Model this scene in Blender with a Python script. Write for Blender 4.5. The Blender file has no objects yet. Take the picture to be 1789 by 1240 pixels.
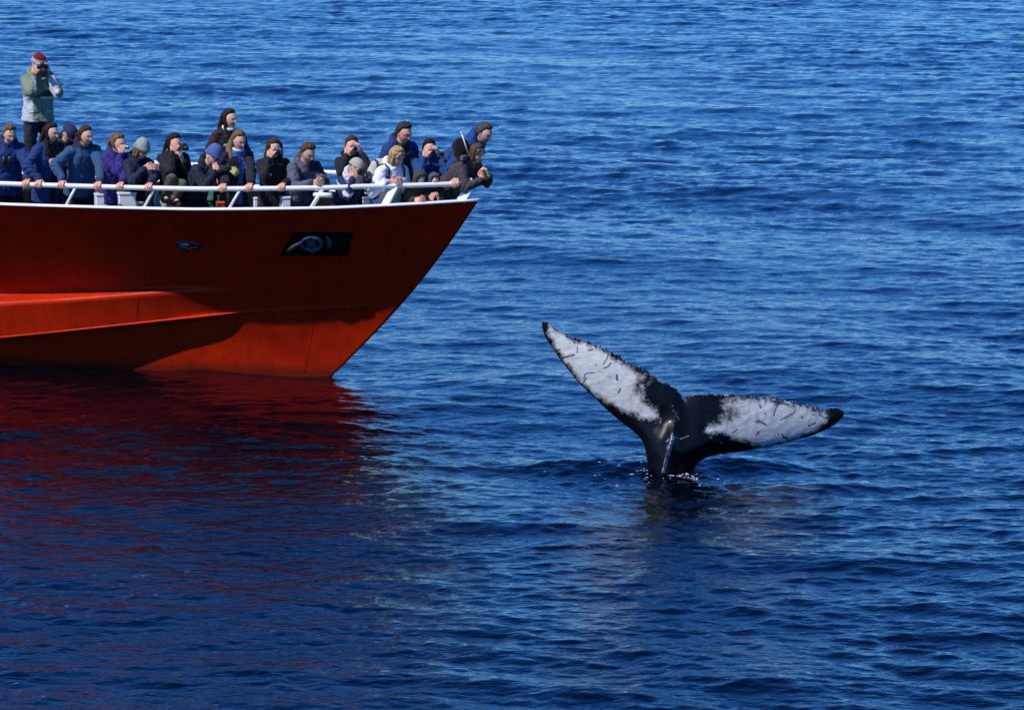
import bpy, math, random
import numpy as np
from mathutils import Vector, Matrix

random.seed(7); rng = np.random.default_rng(11)
sc = bpy.context.scene
C = sc.collection
R = math.radians

# ------------------------------------------------------------------ camera, sky, sun, exposure
CAMH, PITCH, FPX, PW, PH = 6.8, 7.5, 7014.0, 1789.0, 1240.0
cd = bpy.data.cameras.new('camera'); cam = bpy.data.objects.new('camera', cd); C.objects.link(cam)
cam.location = (0, 0, CAMH); cam.rotation_euler = (R(90 - PITCH), 0, 0)
cd.sensor_width = 36; cd.lens = 36 * FPX / PW; cd.clip_start = 1; cd.clip_end = 9000
sc.camera = cam
SUN = Vector((-0.78, -0.625, 0)).normalized() * math.cos(R(49.5)) + Vector((0, 0, math.sin(R(49.5))))
w = bpy.data.worlds.new('World'); sc.world = w; w.use_nodes = True
nt = w.node_tree; nt.nodes.clear()
sky = nt.nodes.new('ShaderNodeTexSky'); sky.sky_type = 'NISHITA'; sky.sun_disc = False
sky.sun_elevation = math.asin(SUN.z); sky.sun_rotation = math.atan2(SUN.x, SUN.y)
sky.altitude = 0; sky.air_density = 1.0; sky.dust_density = 0.0; sky.ozone_density = 5.0
hs = nt.nodes.new('ShaderNodeHueSaturation'); hs.inputs['Saturation'].default_value = 1.25
tint = nt.nodes.new('ShaderNodeVectorMath'); tint.operation = 'MULTIPLY'; tint.inputs[1].default_value = (.47, .86, 1.50)
bg = nt.nodes.new('ShaderNodeBackground'); bg.inputs[1].default_value = 0.112
wo = nt.nodes.new('ShaderNodeOutputWorld')
nt.links.new(sky.outputs[0], hs.inputs['Color']); nt.links.new(hs.outputs[0], tint.inputs[0]); nt.links.new(tint.outputs[0], bg.inputs[0]); nt.links.new(bg.outputs[0], wo.inputs[0])
sd = bpy.data.lights.new('sun', 'SUN'); sd.energy = 4.3; sd.angle = R(0.53); sd.color = (1, 0.95, 0.87)
so = bpy.data.objects.new('sun', sd); C.objects.link(so); so.rotation_euler = (-SUN).to_track_quat('-Z', 'Y').to_euler(); so.location = SUN * 60
sc.view_settings.view_transform = 'Standard'; sc.view_settings.look = 'None'
sc.view_settings.exposure = 0.0; sc.view_settings.gamma = 1; sc.view_settings.use_curve_mapping = False
sc.render.engine = 'CYCLES'
sc.cycles.use_denoising = True; sc.cycles.max_bounces = 6; sc.cycles.caustics_reflective = False

# ------------------------------------------------------------------ helpers
CP, SP = math.cos(R(PITCH)), math.sin(R(PITCH))
def ray(px, py):
    x = (px - PW/2)/FPX; y = -(py - PH/2)/FPX
    return Vector((x, CP + y*SP, -SP + y*CP))
def at(px, py, Y):
    """the world point that the photograph's pixel shows at distance Y from the camera's foot"""
    r = ray(px, py); return Vector((0, 0, CAMH)) + r * (Y / r.y)
def water_at(px, py):
    r = ray(px, py); return Vector((0, 0, CAMH)) + r * (CAMH / -r.z)

def tag(o, label=None, cat=None, group=None, kind=None):
    if label: o['label'] = label
    if cat: o['category'] = cat
    if group: o['group'] = group
    if kind: o['kind'] = kind
    return o
def empty(name, loc):
    o = bpy.data.objects.new(name, None); C.objects.link(o); o.location = loc; o.empty_display_size = .1
    return o
def mesh_np(name, V, F, smooth=True, colors=None, attrs=None):
    """V (n,3), F list of arrays of equal length tuples (quads) or a mixed list"""
    me = bpy.data.meshes.new(name)
    V = np.asarray(V, dtype=np.float32)
    if isinstance(F, np.ndarray):
        n, k = F.shape
        me.vertices.add(len(V)); me.vertices.foreach_set('co', V.ravel())
        me.loops.add(n*k); me.loops.foreach_set('vertex_index', F.astype(np.int32).ravel())
        me.polygons.add(n); me.polygons.foreach_set('loop_start', np.arange(0, n*k, k, dtype=np.int32))
        me.update(calc_edges=True)
    else:
        me.from_pydata([tuple(v) for v in V], [], [tuple(int(i) for i in f) for f in F]); me.update()
    if smooth: me.shade_smooth()
    if colors is not None:
        c = np.ones((len(V), 4), dtype=np.float32); c[:, :3] = colors
        a = me.color_attributes.new('Col', 'FLOAT_COLOR', 'POINT'); a.data.foreach_set('color', c.ravel())
    for k_, v_ in (attrs or {}).items():
        a = me.attributes.new(k_, 'FLOAT', 'POINT'); a.data.foreach_set('value', np.asarray(v_, dtype=np.float32))
    return me
def link(name, me, mat, parent=None):
    o = bpy.data.objects.new(name, me); C.objects.link(o)
    if mat is not None: me.materials.append(mat)
    if parent is not None:
        o.parent = parent
        me.transform(Matrix.Translation(-Vector(parent_loc(parent))))
    return o
def parent_loc(p):
    l = Vector(p.location)
    while p.parent: p = p.parent; l += p.location
    return l

class MB:
    """collects simple closed shapes into one mesh"""
    def __init__(s): s.V = []; s.F = []; s.n = 0
    def add(s, V, F):
        V = np.asarray(V, dtype=float); s.V.append(V); s.F += [tuple(i + s.n for i in f) for f in F]; s.n += len(V); return s
    def box(s, c, size, axes=None, bev=0.0):
        hx, hy, hz = [q/2 for q in size]; pts = []
        b = min(bev, hx*.9, hy*.9, hz*.9)
        ax = axes or (Vector((1,0,0)), Vector((0,1,0)), Vector((0,0,1)))
        if b <= 0:
            for z in (-hz, hz):
                for x, y in ((-hx,-hy),(hx,-hy),(hx,hy),(-hx,hy)): pts.append((x,y,z))
            F = [(3,2,1,0),(4,5,6,7),(0,1,5,4),(1,2,6,5),(2,3,7,6),(3,0,4,7)]
        else:
            def ring(ix, iy, z):
                x0, y0 = hx-ix, hy-iy
                return [(-x0+b,-y0,z),(x0-b,-y0,z),(x0,-y0+b,z),(x0,y0-b,z),(x0-b,y0,z),(-x0+b,y0,z),(-x0,y0-b,z),(-x0,-y0+b,z)]
            pts = ring(b*.7,b*.7,-hz)+ring(0,0,-hz+b*.7)+ring(0,0,hz-b*.7)+ring(b*.7,b*.7,hz)
            F = [tuple(range(7,-1,-1)), tuple(range(24,32))]
            for r in range(3):
                for i in range(8): F.append((r*8+i, r*8+(i+1)%8, (r+1)*8+(i+1)%8, (r+1)*8+i))
        c = Vector(c)
        return s.add([c + ax[0]*p[0] + ax[1]*p[1] + ax[2]*p[2] for p in pts], F)
    def tube(s, pts, rad, seg=10, cap=True, flat=1.0, closed=False):
        pts = [Vector(p) for p in pts]; n = len(pts)
        rad = rad if hasattr(rad, '__len__') else [rad]*n
        V = []; F = []; prev = None
        for i, p in enumerate(pts):
            if closed: d = (pts[(i+1) % n] - pts[i-1])
            else: d = (pts[min(i+1, n-1)] - pts[max(i-1, 0)])
            d.normalize()
            if prev is None:
                a = d.orthogonal().normalized() if abs(d.z) > .9 else d.cross(Vector((0,0,1))).normalized()
            else: a = (prev - d*prev.dot(d)).normalized()
            prev = a; b = d.cross(a)
            for k in range(seg):
                t = 2*math.pi*k/seg; V.append(p + (a*math.cos(t) + b*math.sin(t)*flat)*rad[i])
        for i in range(n if closed else n-1):
            j = (i+1) % n
            for k in range(seg): F.append((i*seg+k, i*seg+(k+1)%seg, j*seg+(k+1)%seg, j*seg+k))
        if cap and not closed: F.append(tuple(range(seg-1,-1,-1))); F.append(tuple(range((n-1)*seg, n*seg)))
        return s.add(V, F)
    def capsule(s, p0, p1, r0, r1, seg=12):
        p0, p1 = Vector(p0), Vector(p1); d = p1-p0; L = d.length
        d = d/L if L > 1e-6 else Vector((0,0,1))
        P = []; Rr = []
        for t in (-85,-60,-30): P.append(p0 + d*r0*math.sin(R(t))); Rr.append(r0*math.cos(R(t)))
        for t in (0,.33,.66,1.): P.append(p0 + (p1-p0)*t); Rr.append(r0+(r1-r0)*t)
        for t in (30,60,85): P.append(p1 + d*r1*math.sin(R(t))); Rr.append(r1*math.cos(R(t)))
        return s.tube(P, Rr, seg)
    def ellipsoid(s, c, ax, rad, nu=16, nv=10):
        V = []; F = []
        for j in range(nv+1):
            th = math.pi*(j+.0)/nv if 0 < j < nv else (0.02 if j == 0 else math.pi-.02)
            for i in range(nu):
                ph = 2*math.pi*i/nu
                V.append(Vector(c) + ax[0]*rad[0]*math.sin(th)*math.cos(ph) + ax[1]*rad[1]*math.sin(th)*math.sin(ph) + ax[2]*rad[2]*math.cos(th))
        for j in range(nv):
            for i in range(nu): F.append((j*nu+i, (j+1)*nu+i, (j+1)*nu+(i+1)%nu, j*nu+(i+1)%nu))
        F.append(tuple(range(nu))); F.append(tuple(range((nv+1)*nu-1, nv*nu-1, -1)))
        return s.add(V, F)
    def loft(s, rings, seg=20):
        """rings: (centre, axis_a, axis_b, ra, rb)"""
        V = []; F = []
        for c, a, b, ra, rb in rings:
            for k in range(seg):
                t = 2*math.pi*k/seg; ct, st = math.cos(t), math.sin(t)
                e = .85; ct = math.copysign(abs(ct)**e, ct); st = math.copysign(abs(st)**e, st)
                V.append(Vector(c) + a*ra*ct + b*rb*st)
        n = len(rings)
        for i in range(n-1):
            for k in range(seg): F.append((i*seg+k, i*seg+(k+1)%seg, (i+1)*seg+(k+1)%seg, (i+1)*seg+k))
        F.append(tuple(range(seg-1,-1,-1))); F.append(tuple(range((n-1)*seg, n*seg)))
        return s.add(V, F)
    def arrays(s): return np.concatenate(s.V), s.F
    def mesh(s, name='m', smooth=False, colors=None):
        V, F = s.arrays(); return mesh_np(name, V, F, smooth, colors)
    def build(s, name, mat, parent=None, smooth=False): return link(name, s.mesh(name, smooth), mat, parent)

def fuse(mb, voxel, smooth_it=2):
    """melt overlapping closed shapes into ONE continuous surface; returns (V, quads)"""
    me = mb.mesh('tmp'); 
    import bmesh
    bm = bmesh.new(); bm.from_mesh(me); bmesh.ops.recalc_face_normals(bm, faces=bm.faces); bm.to_mesh(me); bm.free()
    o = bpy.data.objects.new('tmp', me); C.objects.link(o)
    m = o.modifiers.new('r', 'REMESH'); m.mode = 'VOXEL'; m.voxel_size = voxel; m.adaptivity = 0
    if smooth_it:
        s_ = o.modifiers.new('s', 'SMOOTH'); s_.factor = .5; s_.iterations = smooth_it
    dg = bpy.context.evaluated_depsgraph_get(); ev = o.evaluated_get(dg); em = ev.to_mesh()
    V = np.empty(len(em.vertices)*3, dtype=np.float32); em.vertices.foreach_get('co', V); V = V.reshape(-1, 3)
    N = np.empty(len(em.vertices)*3, dtype=np.float32); em.vertices.foreach_get('normal', N); N = N.reshape(-1, 3)
    nl = len(em.loops); L = np.empty(nl, dtype=np.int32); em.loops.foreach_get('vertex_index', L)
    np_ = len(em.polygons); assert nl == np_*4
    F = L.reshape(-1, 4).copy()
    ev.to_mesh_clear(); bpy.data.objects.remove(o); bpy.data.meshes.remove(me)
    return V, N, F

# numpy gradient-like noise from warped sinusoids (cheap, non repeating over a body)
_nd = rng.normal(size=(24, 3)); _nd /= np.linalg.norm(_nd, axis=1)[:, None]; _np = rng.uniform(0, 6.28, 24); _nf = rng.uniform(.6, 1.6, 24)
def snoise(P, scale, seed=0):
    P = np.asarray(P)/scale; s = 0; o = seed*5 % 24
    for i in range(8):
        j = (i+o) % 24; k = (i*3+o+7) % 24
        s = s + np.sin(P@_nd[j]*6.28*_nf[j] + _np[j] + seed + 1.3*np.sin(P@_nd[k]*4.1+_np[k]))
    return s/4

# ------------------------------------------------------------------ materials
def new_mat(name):
    m = bpy.data.materials.new(name); m.use_nodes = True
    return m, m.node_tree, m.node_tree.nodes['Principled BSDF']
def N(nt, t, **kw):
    n = nt.nodes.new(t)
    for k, v in kw.items():
        if k.startswith('i_'):
            key = k[2:]; n.inputs[int(key) if key.isdigit() else key.replace('_', ' ')].default_value = v
        else: setattr(n, k, v)
    return n
def plain(name, col, rough=.5, metal=0, noise=.12, bump=0, scale=12, coat=0):
    m, nt, b = new_mat(name)
    tc = N(nt, 'ShaderNodeTexCoord'); nz = N(nt, 'ShaderNodeTexNoise'); nz.inputs['Scale'].default_value = scale; nz.inputs['Detail'].default_value = 5
    nt.links.new(tc.outputs['Object'], nz.inputs['Vector'])
    mx = N(nt, 'ShaderNodeMix', data_type='RGBA')
    mx.inputs[6].default_value = (*[c*(1-noise) for c in col], 1); mx.inputs[7].default_value = (*[min(1, c*(1+noise)) for c in col], 1)
    nt.links.new(nz.outputs['Fac'], mx.inputs[0]); nt.links.new(mx.outputs[2], b.inputs['Base Color'])
    b.inputs['Roughness'].default_value = rough; b.inputs['Metallic'].default_value = metal; b.inputs['Coat Weight'].default_value = coat
    if bump:
        bp = N(nt, 'ShaderNodeBump'); bp.inputs['Strength'].default_value = 1; bp.inputs['Distance'].default_value = bump
        nt.links.new(nz.outputs['Fac'], bp.inputs['Height']); nt.links.new(bp.outputs[0], b.inputs['Normal'])
    return m
def attr_mat(name, rough, bump=.002, scale=60, var=.25, spec=.5, sheen=0, stretch=None, sss=0):
    m, nt, b = new_mat(name)
    at_ = N(nt, 'ShaderNodeAttribute', attribute_name='Col')
    tc = N(nt, 'ShaderNodeTexCoord'); nz = N(nt, 'ShaderNodeTexNoise'); nz.inputs['Scale'].default_value = scale; nz.inputs['Detail'].default_value = 4
    if stretch:
        mp = N(nt, 'ShaderNodeMapping'); mp.inputs['Scale'].default_value = stretch
        nt.links.new(tc.outputs['Object'], mp.inputs[0]); nt.links.new(mp.outputs[0], nz.inputs['Vector'])
    else: nt.links.new(tc.outputs['Object'], nz.inputs['Vector'])
    mr = N(nt, 'ShaderNodeMapRange'); mr.inputs[3].default_value = 1-var; mr.inputs[4].default_value = 1+var
    mr.inputs[1].default_value = .3; mr.inputs[2].default_value = .7
    nt.links.new(nz.outputs['Fac'], mr.inputs[0])
    vm = N(nt, 'ShaderNodeVectorMath', operation='SCALE'); nt.links.new(at_.outputs['Color'], vm.inputs[0]); nt.links.new(mr.outputs[0], vm.inputs['Scale'])
    nt.links.new(vm.outputs[0], b.inputs['Base Color'])
    bp = N(nt, 'ShaderNodeBump'); bp.inputs['Distance'].default_value = bump
    nt.links.new(nz.outputs['Fac'], bp.inputs['Height']); nt.links.new(bp.outputs[0], b.inputs['Normal'])
    b.inputs['Roughness'].default_value = rough; b.inputs['Specular IOR Level'].default_value = spec
    b.inputs['Sheen Weight'].default_value = sheen; b.inputs['Subsurface Weight'].default_value = sss
    b.inputs['Subsurface Radius'].default_value = (.012, .005, .003)
    return m
M = {}
M['skin'] = attr_mat('skin', .5, .0008, 90, .08, spec=.35)
M['cloth'] = attr_mat('jacket_cloth', .72, .004, 35, .14, spec=.25, sheen=.1)
M['knit'] = attr_mat('knit_wool', .9, .004, 110, .25, spec=.1, sheen=.2)
M['hair'] = attr_mat('hair', .6, .004, 30, .45, spec=.18, stretch=(4, 4, .5))
M['white'] = plain('white_marine_paint', (.80, .80, .80), .35, noise=.06, bump=.001, scale=9)
M['black'] = plain('black_plastic', (.012, .012, .014), .35)
M['silver'] = plain('silver_metal', (.5, .52, .56), .3, metal=.8)
M['lens'] = plain('lens_glass', (.01, .01, .02), .05, noise=0)
M['wood'] = plain('brown_wood', (.26, .12, .04), .6, noise=.35, scale=25)
M['shade_deck'] = plain('bulwark_shade', (.007, .007, .007), .9, noise=.4, scale=6)  # near-black: the crowd's shade on lining and deck is put into the colour
M['shade_deck'].node_tree.nodes['Principled BSDF'].inputs['Specular IOR Level'].default_value = .03
M['net'] = plain('green_net', (.03, .16, .11), .85, noise=.7, scale=45, bump=.01)
M['orange'] = plain('orange_plastic', (.75, .09, .01), .45)
M['grey'] = plain('grey_paint', (.30, .34, .34), .5, noise=.15)
M['foam'] = plain('foam', (.75, .8, .85), .6)

# ------------------------------------------------------------------ water
WB = Vector((*water_at(1170, 826)[:2], 0))        # where the whale's tail stock leaves the water
THETA = R(26)
BO = Vector((*water_at(581, 656)[:2], 0))         # where the stem meets the water
FW = Vector((math.cos(THETA), -math.sin(THETA), 0)); ST = Vector((-math.sin(THETA), -math.cos(THETA), 0))
def fft_tile(n, L, kp, lam_min, wind, spread, power, seed, lam_max=None):
    g = np.random.default_rng(seed)
    k = np.fft.fftfreq(n, L/n)*2*np.pi; kx, ky = np.meshgrid(k, k); kk = np.hypot(kx, ky); kk[0, 0] = 1
    cosw = (kx*math.cos(wind) + ky*math.sin(wind))/kk
    D = np.abs(cosw)**spread + .04
    amp = np.sqrt(kk**(-power)*np.exp(-(kp/kk)**2)*D); amp[kk > 2*np.pi/lam_min] = 0; amp[0, 0] = 0
    if lam_max: amp *= 1/(1+np.exp(-(kk-2*np.pi/lam_max)*3))
    h = amp*(g.normal(size=(n, n)) + 1j*g.normal(size=(n, n)))
    hh = np.fft.ifft2(h).real; gx = np.fft.ifft2(h*1j*kx); gy = np.fft.ifft2(h*1j*ky)
    rms = math.sqrt((gx.real**2).mean() + (gy.real**2).mean())
    dx = np.fft.ifft2(-1j*kx/kk*h).real; dy = np.fft.ifft2(-1j*ky/kk*h).real
    return [a.astype(np.float32)/rms for a in (hh, dx, dy)], L
T1 = fft_tile(2048, 96., 2*np.pi/2.0, .16, R(-106), 2.2, 3.9, 3)
T2 = fft_tile(1024, 31., 2*np.pi/.45, .085, R(-122), 1.2, 3.7, 5)
T3 = fft_tile(512, 210., 2*np.pi/11., 2.4, R(-112), 3., 4.2, 9)
def samp(T, X, Y, rot):
    (h, dx, dy), L = T; n = h.shape[0]; c, s = math.cos(rot), math.sin(rot)
    u = ((X*c + Y*s)/L*n) % n; v = ((-X*s + Y*c)/L*n) % n
    i = u.astype(int); j = v.astype(int); fu = (u-i).astype(np.float32); fv = (v-j).astype(np.float32); i1 = (i+1) % n; j1 = (j+1) % n
    i %= n; j %= n
    def b(a): return a[j, i]*(1-fu)*(1-fv) + a[j, i1]*fu*(1-fv) + a[j1, i]*(1-fu)*fv + a[j1, i1]*fu*fv
    H, A, B = b(h), b(dx), b(dy)
    return H, A*c - B*s, A*s + B*c
S1, S2, S3 = .106, .118, .030
def sea(X, Y):
    h1, a1, b1 = samp(T1, X, Y, 0.); h2, a2, b2 = samp(T2, X, Y, .35); h3, a3, b3 = samp(T3, X, Y, -.2)
    # patches of calmer and rougher water drift over the sea
    P = np.stack([X, Y, 0*X], -1)
    pat = np.clip(.95 + .32*snoise(P*[1, .45, 1], 17., 3), .45, 1.4)
    pat = pat*np.interp(Y, [30, 42, 75, 160], [.84, .92, 1.06, 1.22])
    lee = 1 - .12*np.exp(-(((X+5.5)/7.)**2 + ((Y-41)/8.)**2))
    k1 = S1*pat*lee; k2 = S2*pat*lee
    Z = h1*k1 + h2*k2 + h3*S3
    DX = (a1*k1 + a2*k2)*.75; DY = (b1*k1 + b2*k2)*.75
    # the swirl round the whale's tail stock: a low ridge and rings running out from it
    r = np.hypot((X-WB.x)*.62, (Y-WB.y))
    ex, ey = X-WB.x, Y-WB.y
    ring = .13*np.exp(-((ey-.45-.10*np.sin(ex*1.7))/.42)**2 - np.abs((ex+.15)/1.75)**3) + .030*np.exp(-((ey+.95+.12*np.sin(ex*2.3+1))/.26)**2 - np.abs((ex-.2)/1.5)**3) + .014*np.cos((r-.1)*9.0)*np.exp(-r*.95) + .03*np.exp(-(r/.4)**2)
    calm = np.exp(-(ex/1.9)**4 - ((ey+.1)/1.0)**4); Z = Z*(1-.45*calm)
    rough = np.exp(-(r/1.3)**2)*.018*snoise(P, .28, 5)
    return Z + ring + rough, DX, DY
def build_water():
    rows = [3.]
    while rows[-1] < 27: rows.append(rows[-1]+.5)
    while rows[-1] < 190: rows.append(rows[-1] + max(.03, min(.22, rows[-1]**2/27300*.72)))
    while rows[-1] < 8000: rows.append(rows[-1]*1.035+.3)
    ys = np.array(rows)
    a = np.arange(-.235, .2351, .00098)
    out = [.2351]; 
    while out[-1] < 1.6: out.append(out[-1]*1.045+.002)
    a = np.concatenate([-np.array(out[::-1]), a, out])
    X = ys[:, None]*a[None, :]; Y = np.repeat(ys[:, None], len(a), 1)
    Z, DX, DY = sea(X, Y)
    fade = np.clip((900-Y)/500, 0, 1)*np.clip(1.6-np.abs(a)[None, :]*2.2, 0.15, 1)
    Z *= fade; nY, nX = X.shape
    V = np.stack([X-DX*fade, Y-DY*fade, Z], -1).reshape(-1, 3)
    idx = np.arange(nY*nX).reshape(nY, nX)
    F = np.stack([idx[:-1, :-1], idx[:-1, 1:], idx[1:, 1:], idx[1:, :-1]], -1).reshape(-1, 4)
    me = mesh_np('water', V, F)
    m, nt, b = new_mat('sea_water')
    b.inputs['Base Color'].default_value = (.0002, .0011, .0042, 1)
    b.inputs['Roughness'].default_value = .02; b.inputs['IOR'].default_value = 1.333
    tc = N(nt, 'ShaderNodeTexCoord')
    last = None
    for scl, dist, sx in ((2.2, .018, 1.), (6., .013, 1.), (17., .0025, 1.3)):
        mp = N(nt, 'ShaderNodeMapping'); mp.inputs['Scale'].default_value = (1, sx*1.6, 1); mp.inputs['Rotation'].default_value = (0, 0, .2)
        nz = N(nt, 'ShaderNodeTexNoise'); nz.inputs['Scale'].default_value = scl; nz.inputs['Detail'].default_value = 3; nz.inputs['Distortion'].default_value = .6
        nt.links.new(tc.outputs['Object'], mp.inputs[0]); nt.links.new(mp.outputs[0], nz.inputs['Vector'])
        bp = N(nt, 'ShaderNodeBump'); bp.inputs['Distance'].default_value = dist
        nt.links.new(nz.outputs['Fac'], bp.inputs['Height'])
        if last: nt.links.new(last.outputs[0], bp.inputs['Normal'])
        last = bp
    nt.links.new(last.outputs[0], b.inputs['Normal'])
    o = link('water', me, m); tag(o, kind='structure')
build_water()

# ------------------------------------------------------------------ boat
ZTIP = 2.27
def interp(x, xs, ys): return np.interp(x, xs, ys)
def zsheer(a):            # a = metres aft of the stem head
    return interp(a, [0, .6, 1.5, 3.15, 5.75, 10, 16], [2.27, 2.235, 2.19, 2.15, 2.14, 2.15, 2.25])
def ustem(z):             # stem position at height z
    t = np.clip(np.asarray(z, float)/ZTIP, -0.4, 1.2)
    return 2.04*t + .13*np.sin(np.clip(t, 0, 1)*np.pi) + .0*t
def bsheer(a): return 2.08*(1-np.exp(-np.maximum(a, 0)/2.35))
def bwater(a): return 1.75*(1-np.exp(-np.maximum(a, 0)/7.5))
def knuckles(u):
    zB = np.clip(.80 - .135*(-np.asarray(u, float)-1.0), .16, .80); zA = np.clip(1.06 - .085*(-np.asarray(u, float)-2.2), .4, 1.1)
    return zB, np.maximum(zA, zB+.12)
def breadth(u, z):
    """half breadth of the hull at boat coordinate u (0 at the stem's waterline, + forward), height z"""
    a = np.maximum(ustem(z)-u, 0)
    zs = zsheer(2.04-u); t = np.clip(z/zs, 0, 1)
    aft = -u; g = np.clip((aft-1.0)/2.2, 0, 1)
    wgt = .22*t + .78*t**(1.9+1.5*g)
    b = bwater(a)*(1-wgt) + bsheer(a)*wgt
    b = np.where(z < 0, bwater(a)*(1+z*.35), b)
    # knuckle and spray rail that grow out of the side towards the stern
    zB, zA = knuckles(u)
    lower = np.clip((z-(zB-.05))/.05, 0, 1)
    upper = 1-np.clip((z-zB)/np.maximum(zA-zB+.02, .1), 0, 1)
    b = b + g*.28*lower*np.clip(upper*7, 0, 1)*np.where(z > zB-.05, 1, 0)
    bead = .022*np.exp(-((z-(.80+.07*(-1.0-u)*-1.0*np.where(aft < 1.0, 1, 0)-.135*np.maximum(aft-1.0, 0)))/.018)**2)*np.clip((2.1-np.abs(u-.1))/.5, 0, 1)
    return b + bead*np.clip(a/.4, 0, 1)
def bpt(u, v, z): return BO + FW*u + ST*v + Vector((0, 0, z))
boat = empty('boat', BO)
tag(boat, 'orange-red steel ship bow with crowded foredeck, entering from the left', 'boat')

# hull plating
us = -np.linspace(0, 1, 420)**1.15*15.5
zt = np.concatenate([np.linspace(0, .2, 8)[:-1], .2+.8*np.concatenate([np.linspace(0, .28, 20)[:-1], np.linspace(.28, .34, 5)[:-1], np.linspace(.34, .5, 14)[:-1], np.linspace(.5, 1, 50)])])
def hull_side(sgn, off=0.0):
    V = np.zeros((len(us), len(zt), 3))
    for j, t in enumerate(zt):
        if t < .2: z = np.full(len(us), -.7*(1-t/.2)); 
        else: z = None
        tt = max(t-.2, 0)/.8
        # columns follow the stem: s = distance aft of the stem at that height
        s = -us
        def row(u_):
            kb, ka = knuckles(u_); zs_ = zsheer(2.04-u_)
            return sum(np.clip((tt-a0)/(a1-a0), 0, 1)*(h1-h0) for a0, a1, h0, h1 in ((0, .28, 0, kb-.05), (.28, .34, kb-.05, kb), (.34, .50, kb, ka), (.50, 1., ka, zs_)))
        zz = z if z is not None else row(-s)
        for _ in range(2):
            u = ustem(zz)*np.exp(-s/3.0) - s + 0
            if z is None: zz = row(u)
        b = breadth(u, zz)
        b = np.where(s < 1e-9, 0.0, b) + np.where(s < .001, 0, .012)
        V[:, j, 0] = u; V[:, j, 1] = sgn*(b+off); V[:, j, 2] = zz
    return V
HS = hull_side(1)
def to_world(V):
    P = np.array(BO)[None] + V[..., 0:1]*np.array(FW) + V[..., 1:2]*np.array(ST) + V[..., 2:3]*np.array((0, 0, 1.)); return P
def grid_faces(n, m, flip=False):
    idx = np.arange(n*m).reshape(n, m)
    F = np.stack([idx[:-1, :-1], idx[1:, :-1], idx[1:, 1:], idx[:-1, 1:]], -1).reshape(-1, 4)
    return F[:, ::-1] if flip else F
def red_paint():
    m, nt, b = new_mat('red_hull_paint')
    tc = N(nt, 'ShaderNodeTexCoord')
    n1 = N(nt, 'ShaderNodeTexNoise'); n1.inputs['Scale'].default_value = 1.6; n1.inputs['Detail'].default_value = 8; n1.inputs['Roughness'].default_value = .65
    mp = N(nt, 'ShaderNodeMapping'); mp.inputs['Scale'].default_value = (7, 7, .7)
    n2 = N(nt, 'ShaderNodeTexNoise'); n2.inputs['Scale'].default_value = 1.7; n2.inputs['Detail'].default_value = 6
    nt.links.new(tc.outputs['Object'], n1.inputs['Vector']); nt.links.new(tc.outputs['Object'], mp.inputs[0]); nt.links.new(mp.outputs[0], n2.inputs['Vector'])
    r1 = N(nt, 'ShaderNodeValToRGB'); e = r1.color_ramp.elements
    e[0].position = .3; e[0].color = (.40, .014, .002, 1); e[1].position = .7; e[1].color = (.60, .024, .002, 1)
    nt.links.new(n1.outputs['Fac'], r1.inputs[0])
    r2 = N(nt, 'ShaderNodeValToRGB'); e = r2.color_ramp.elements
    e[0].position = .53; e[0].color = (0, 0, 0, 1); e[1].position = .78; e[1].color = (.7, .7, .7, 1); nt.links.new(n2.outputs['Fac'], r2.inputs[0])
    mx = N(nt, 'ShaderNodeMix', data_type='RGBA'); mx.inputs[7].default_value = (.20, .014, .006, 1)
    nt.links.new(r2.outputs[0], mx.inputs[0]); nt.links.new(r1.outputs[0], mx.inputs[6])
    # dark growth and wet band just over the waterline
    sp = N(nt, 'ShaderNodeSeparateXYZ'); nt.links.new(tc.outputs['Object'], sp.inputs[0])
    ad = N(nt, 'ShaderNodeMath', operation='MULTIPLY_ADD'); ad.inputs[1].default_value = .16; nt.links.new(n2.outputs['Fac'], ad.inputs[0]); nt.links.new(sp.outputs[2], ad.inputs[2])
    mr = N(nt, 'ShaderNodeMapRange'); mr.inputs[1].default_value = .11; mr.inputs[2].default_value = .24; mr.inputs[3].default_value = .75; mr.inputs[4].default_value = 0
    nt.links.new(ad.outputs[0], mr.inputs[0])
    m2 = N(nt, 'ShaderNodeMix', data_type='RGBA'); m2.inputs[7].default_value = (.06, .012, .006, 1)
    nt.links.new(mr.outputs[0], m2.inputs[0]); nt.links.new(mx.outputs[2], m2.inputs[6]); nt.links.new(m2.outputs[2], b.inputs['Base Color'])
    b.inputs['Roughness'].default_value = .42; b.inputs['Specular IOR Level'].default_value = .13
    n3 = N(nt, 'ShaderNodeTexNoise'); n3.inputs['Scale'].default_value = 1.1; n3.inputs['Detail'].default_value = 2
    nt.links.new(tc.outputs['Object'], n3.inputs['Vector'])
    bp = N(nt, 'ShaderNodeBump'); bp.inputs['Distance'].default_value = .05; nt.links.new(n3.outputs['Fac'], bp.inputs['Height'])
    bp2 = N(nt, 'ShaderNodeBump'); bp2.inputs['Distance'].default_value = .0025; nt.links.new(n1.outputs['Fac'], bp2.inputs['Height']); nt.links.new(bp.outputs[0], bp2.inputs['Normal'])
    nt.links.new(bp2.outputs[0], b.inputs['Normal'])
    return m
M['red'] = red_paint()
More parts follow.
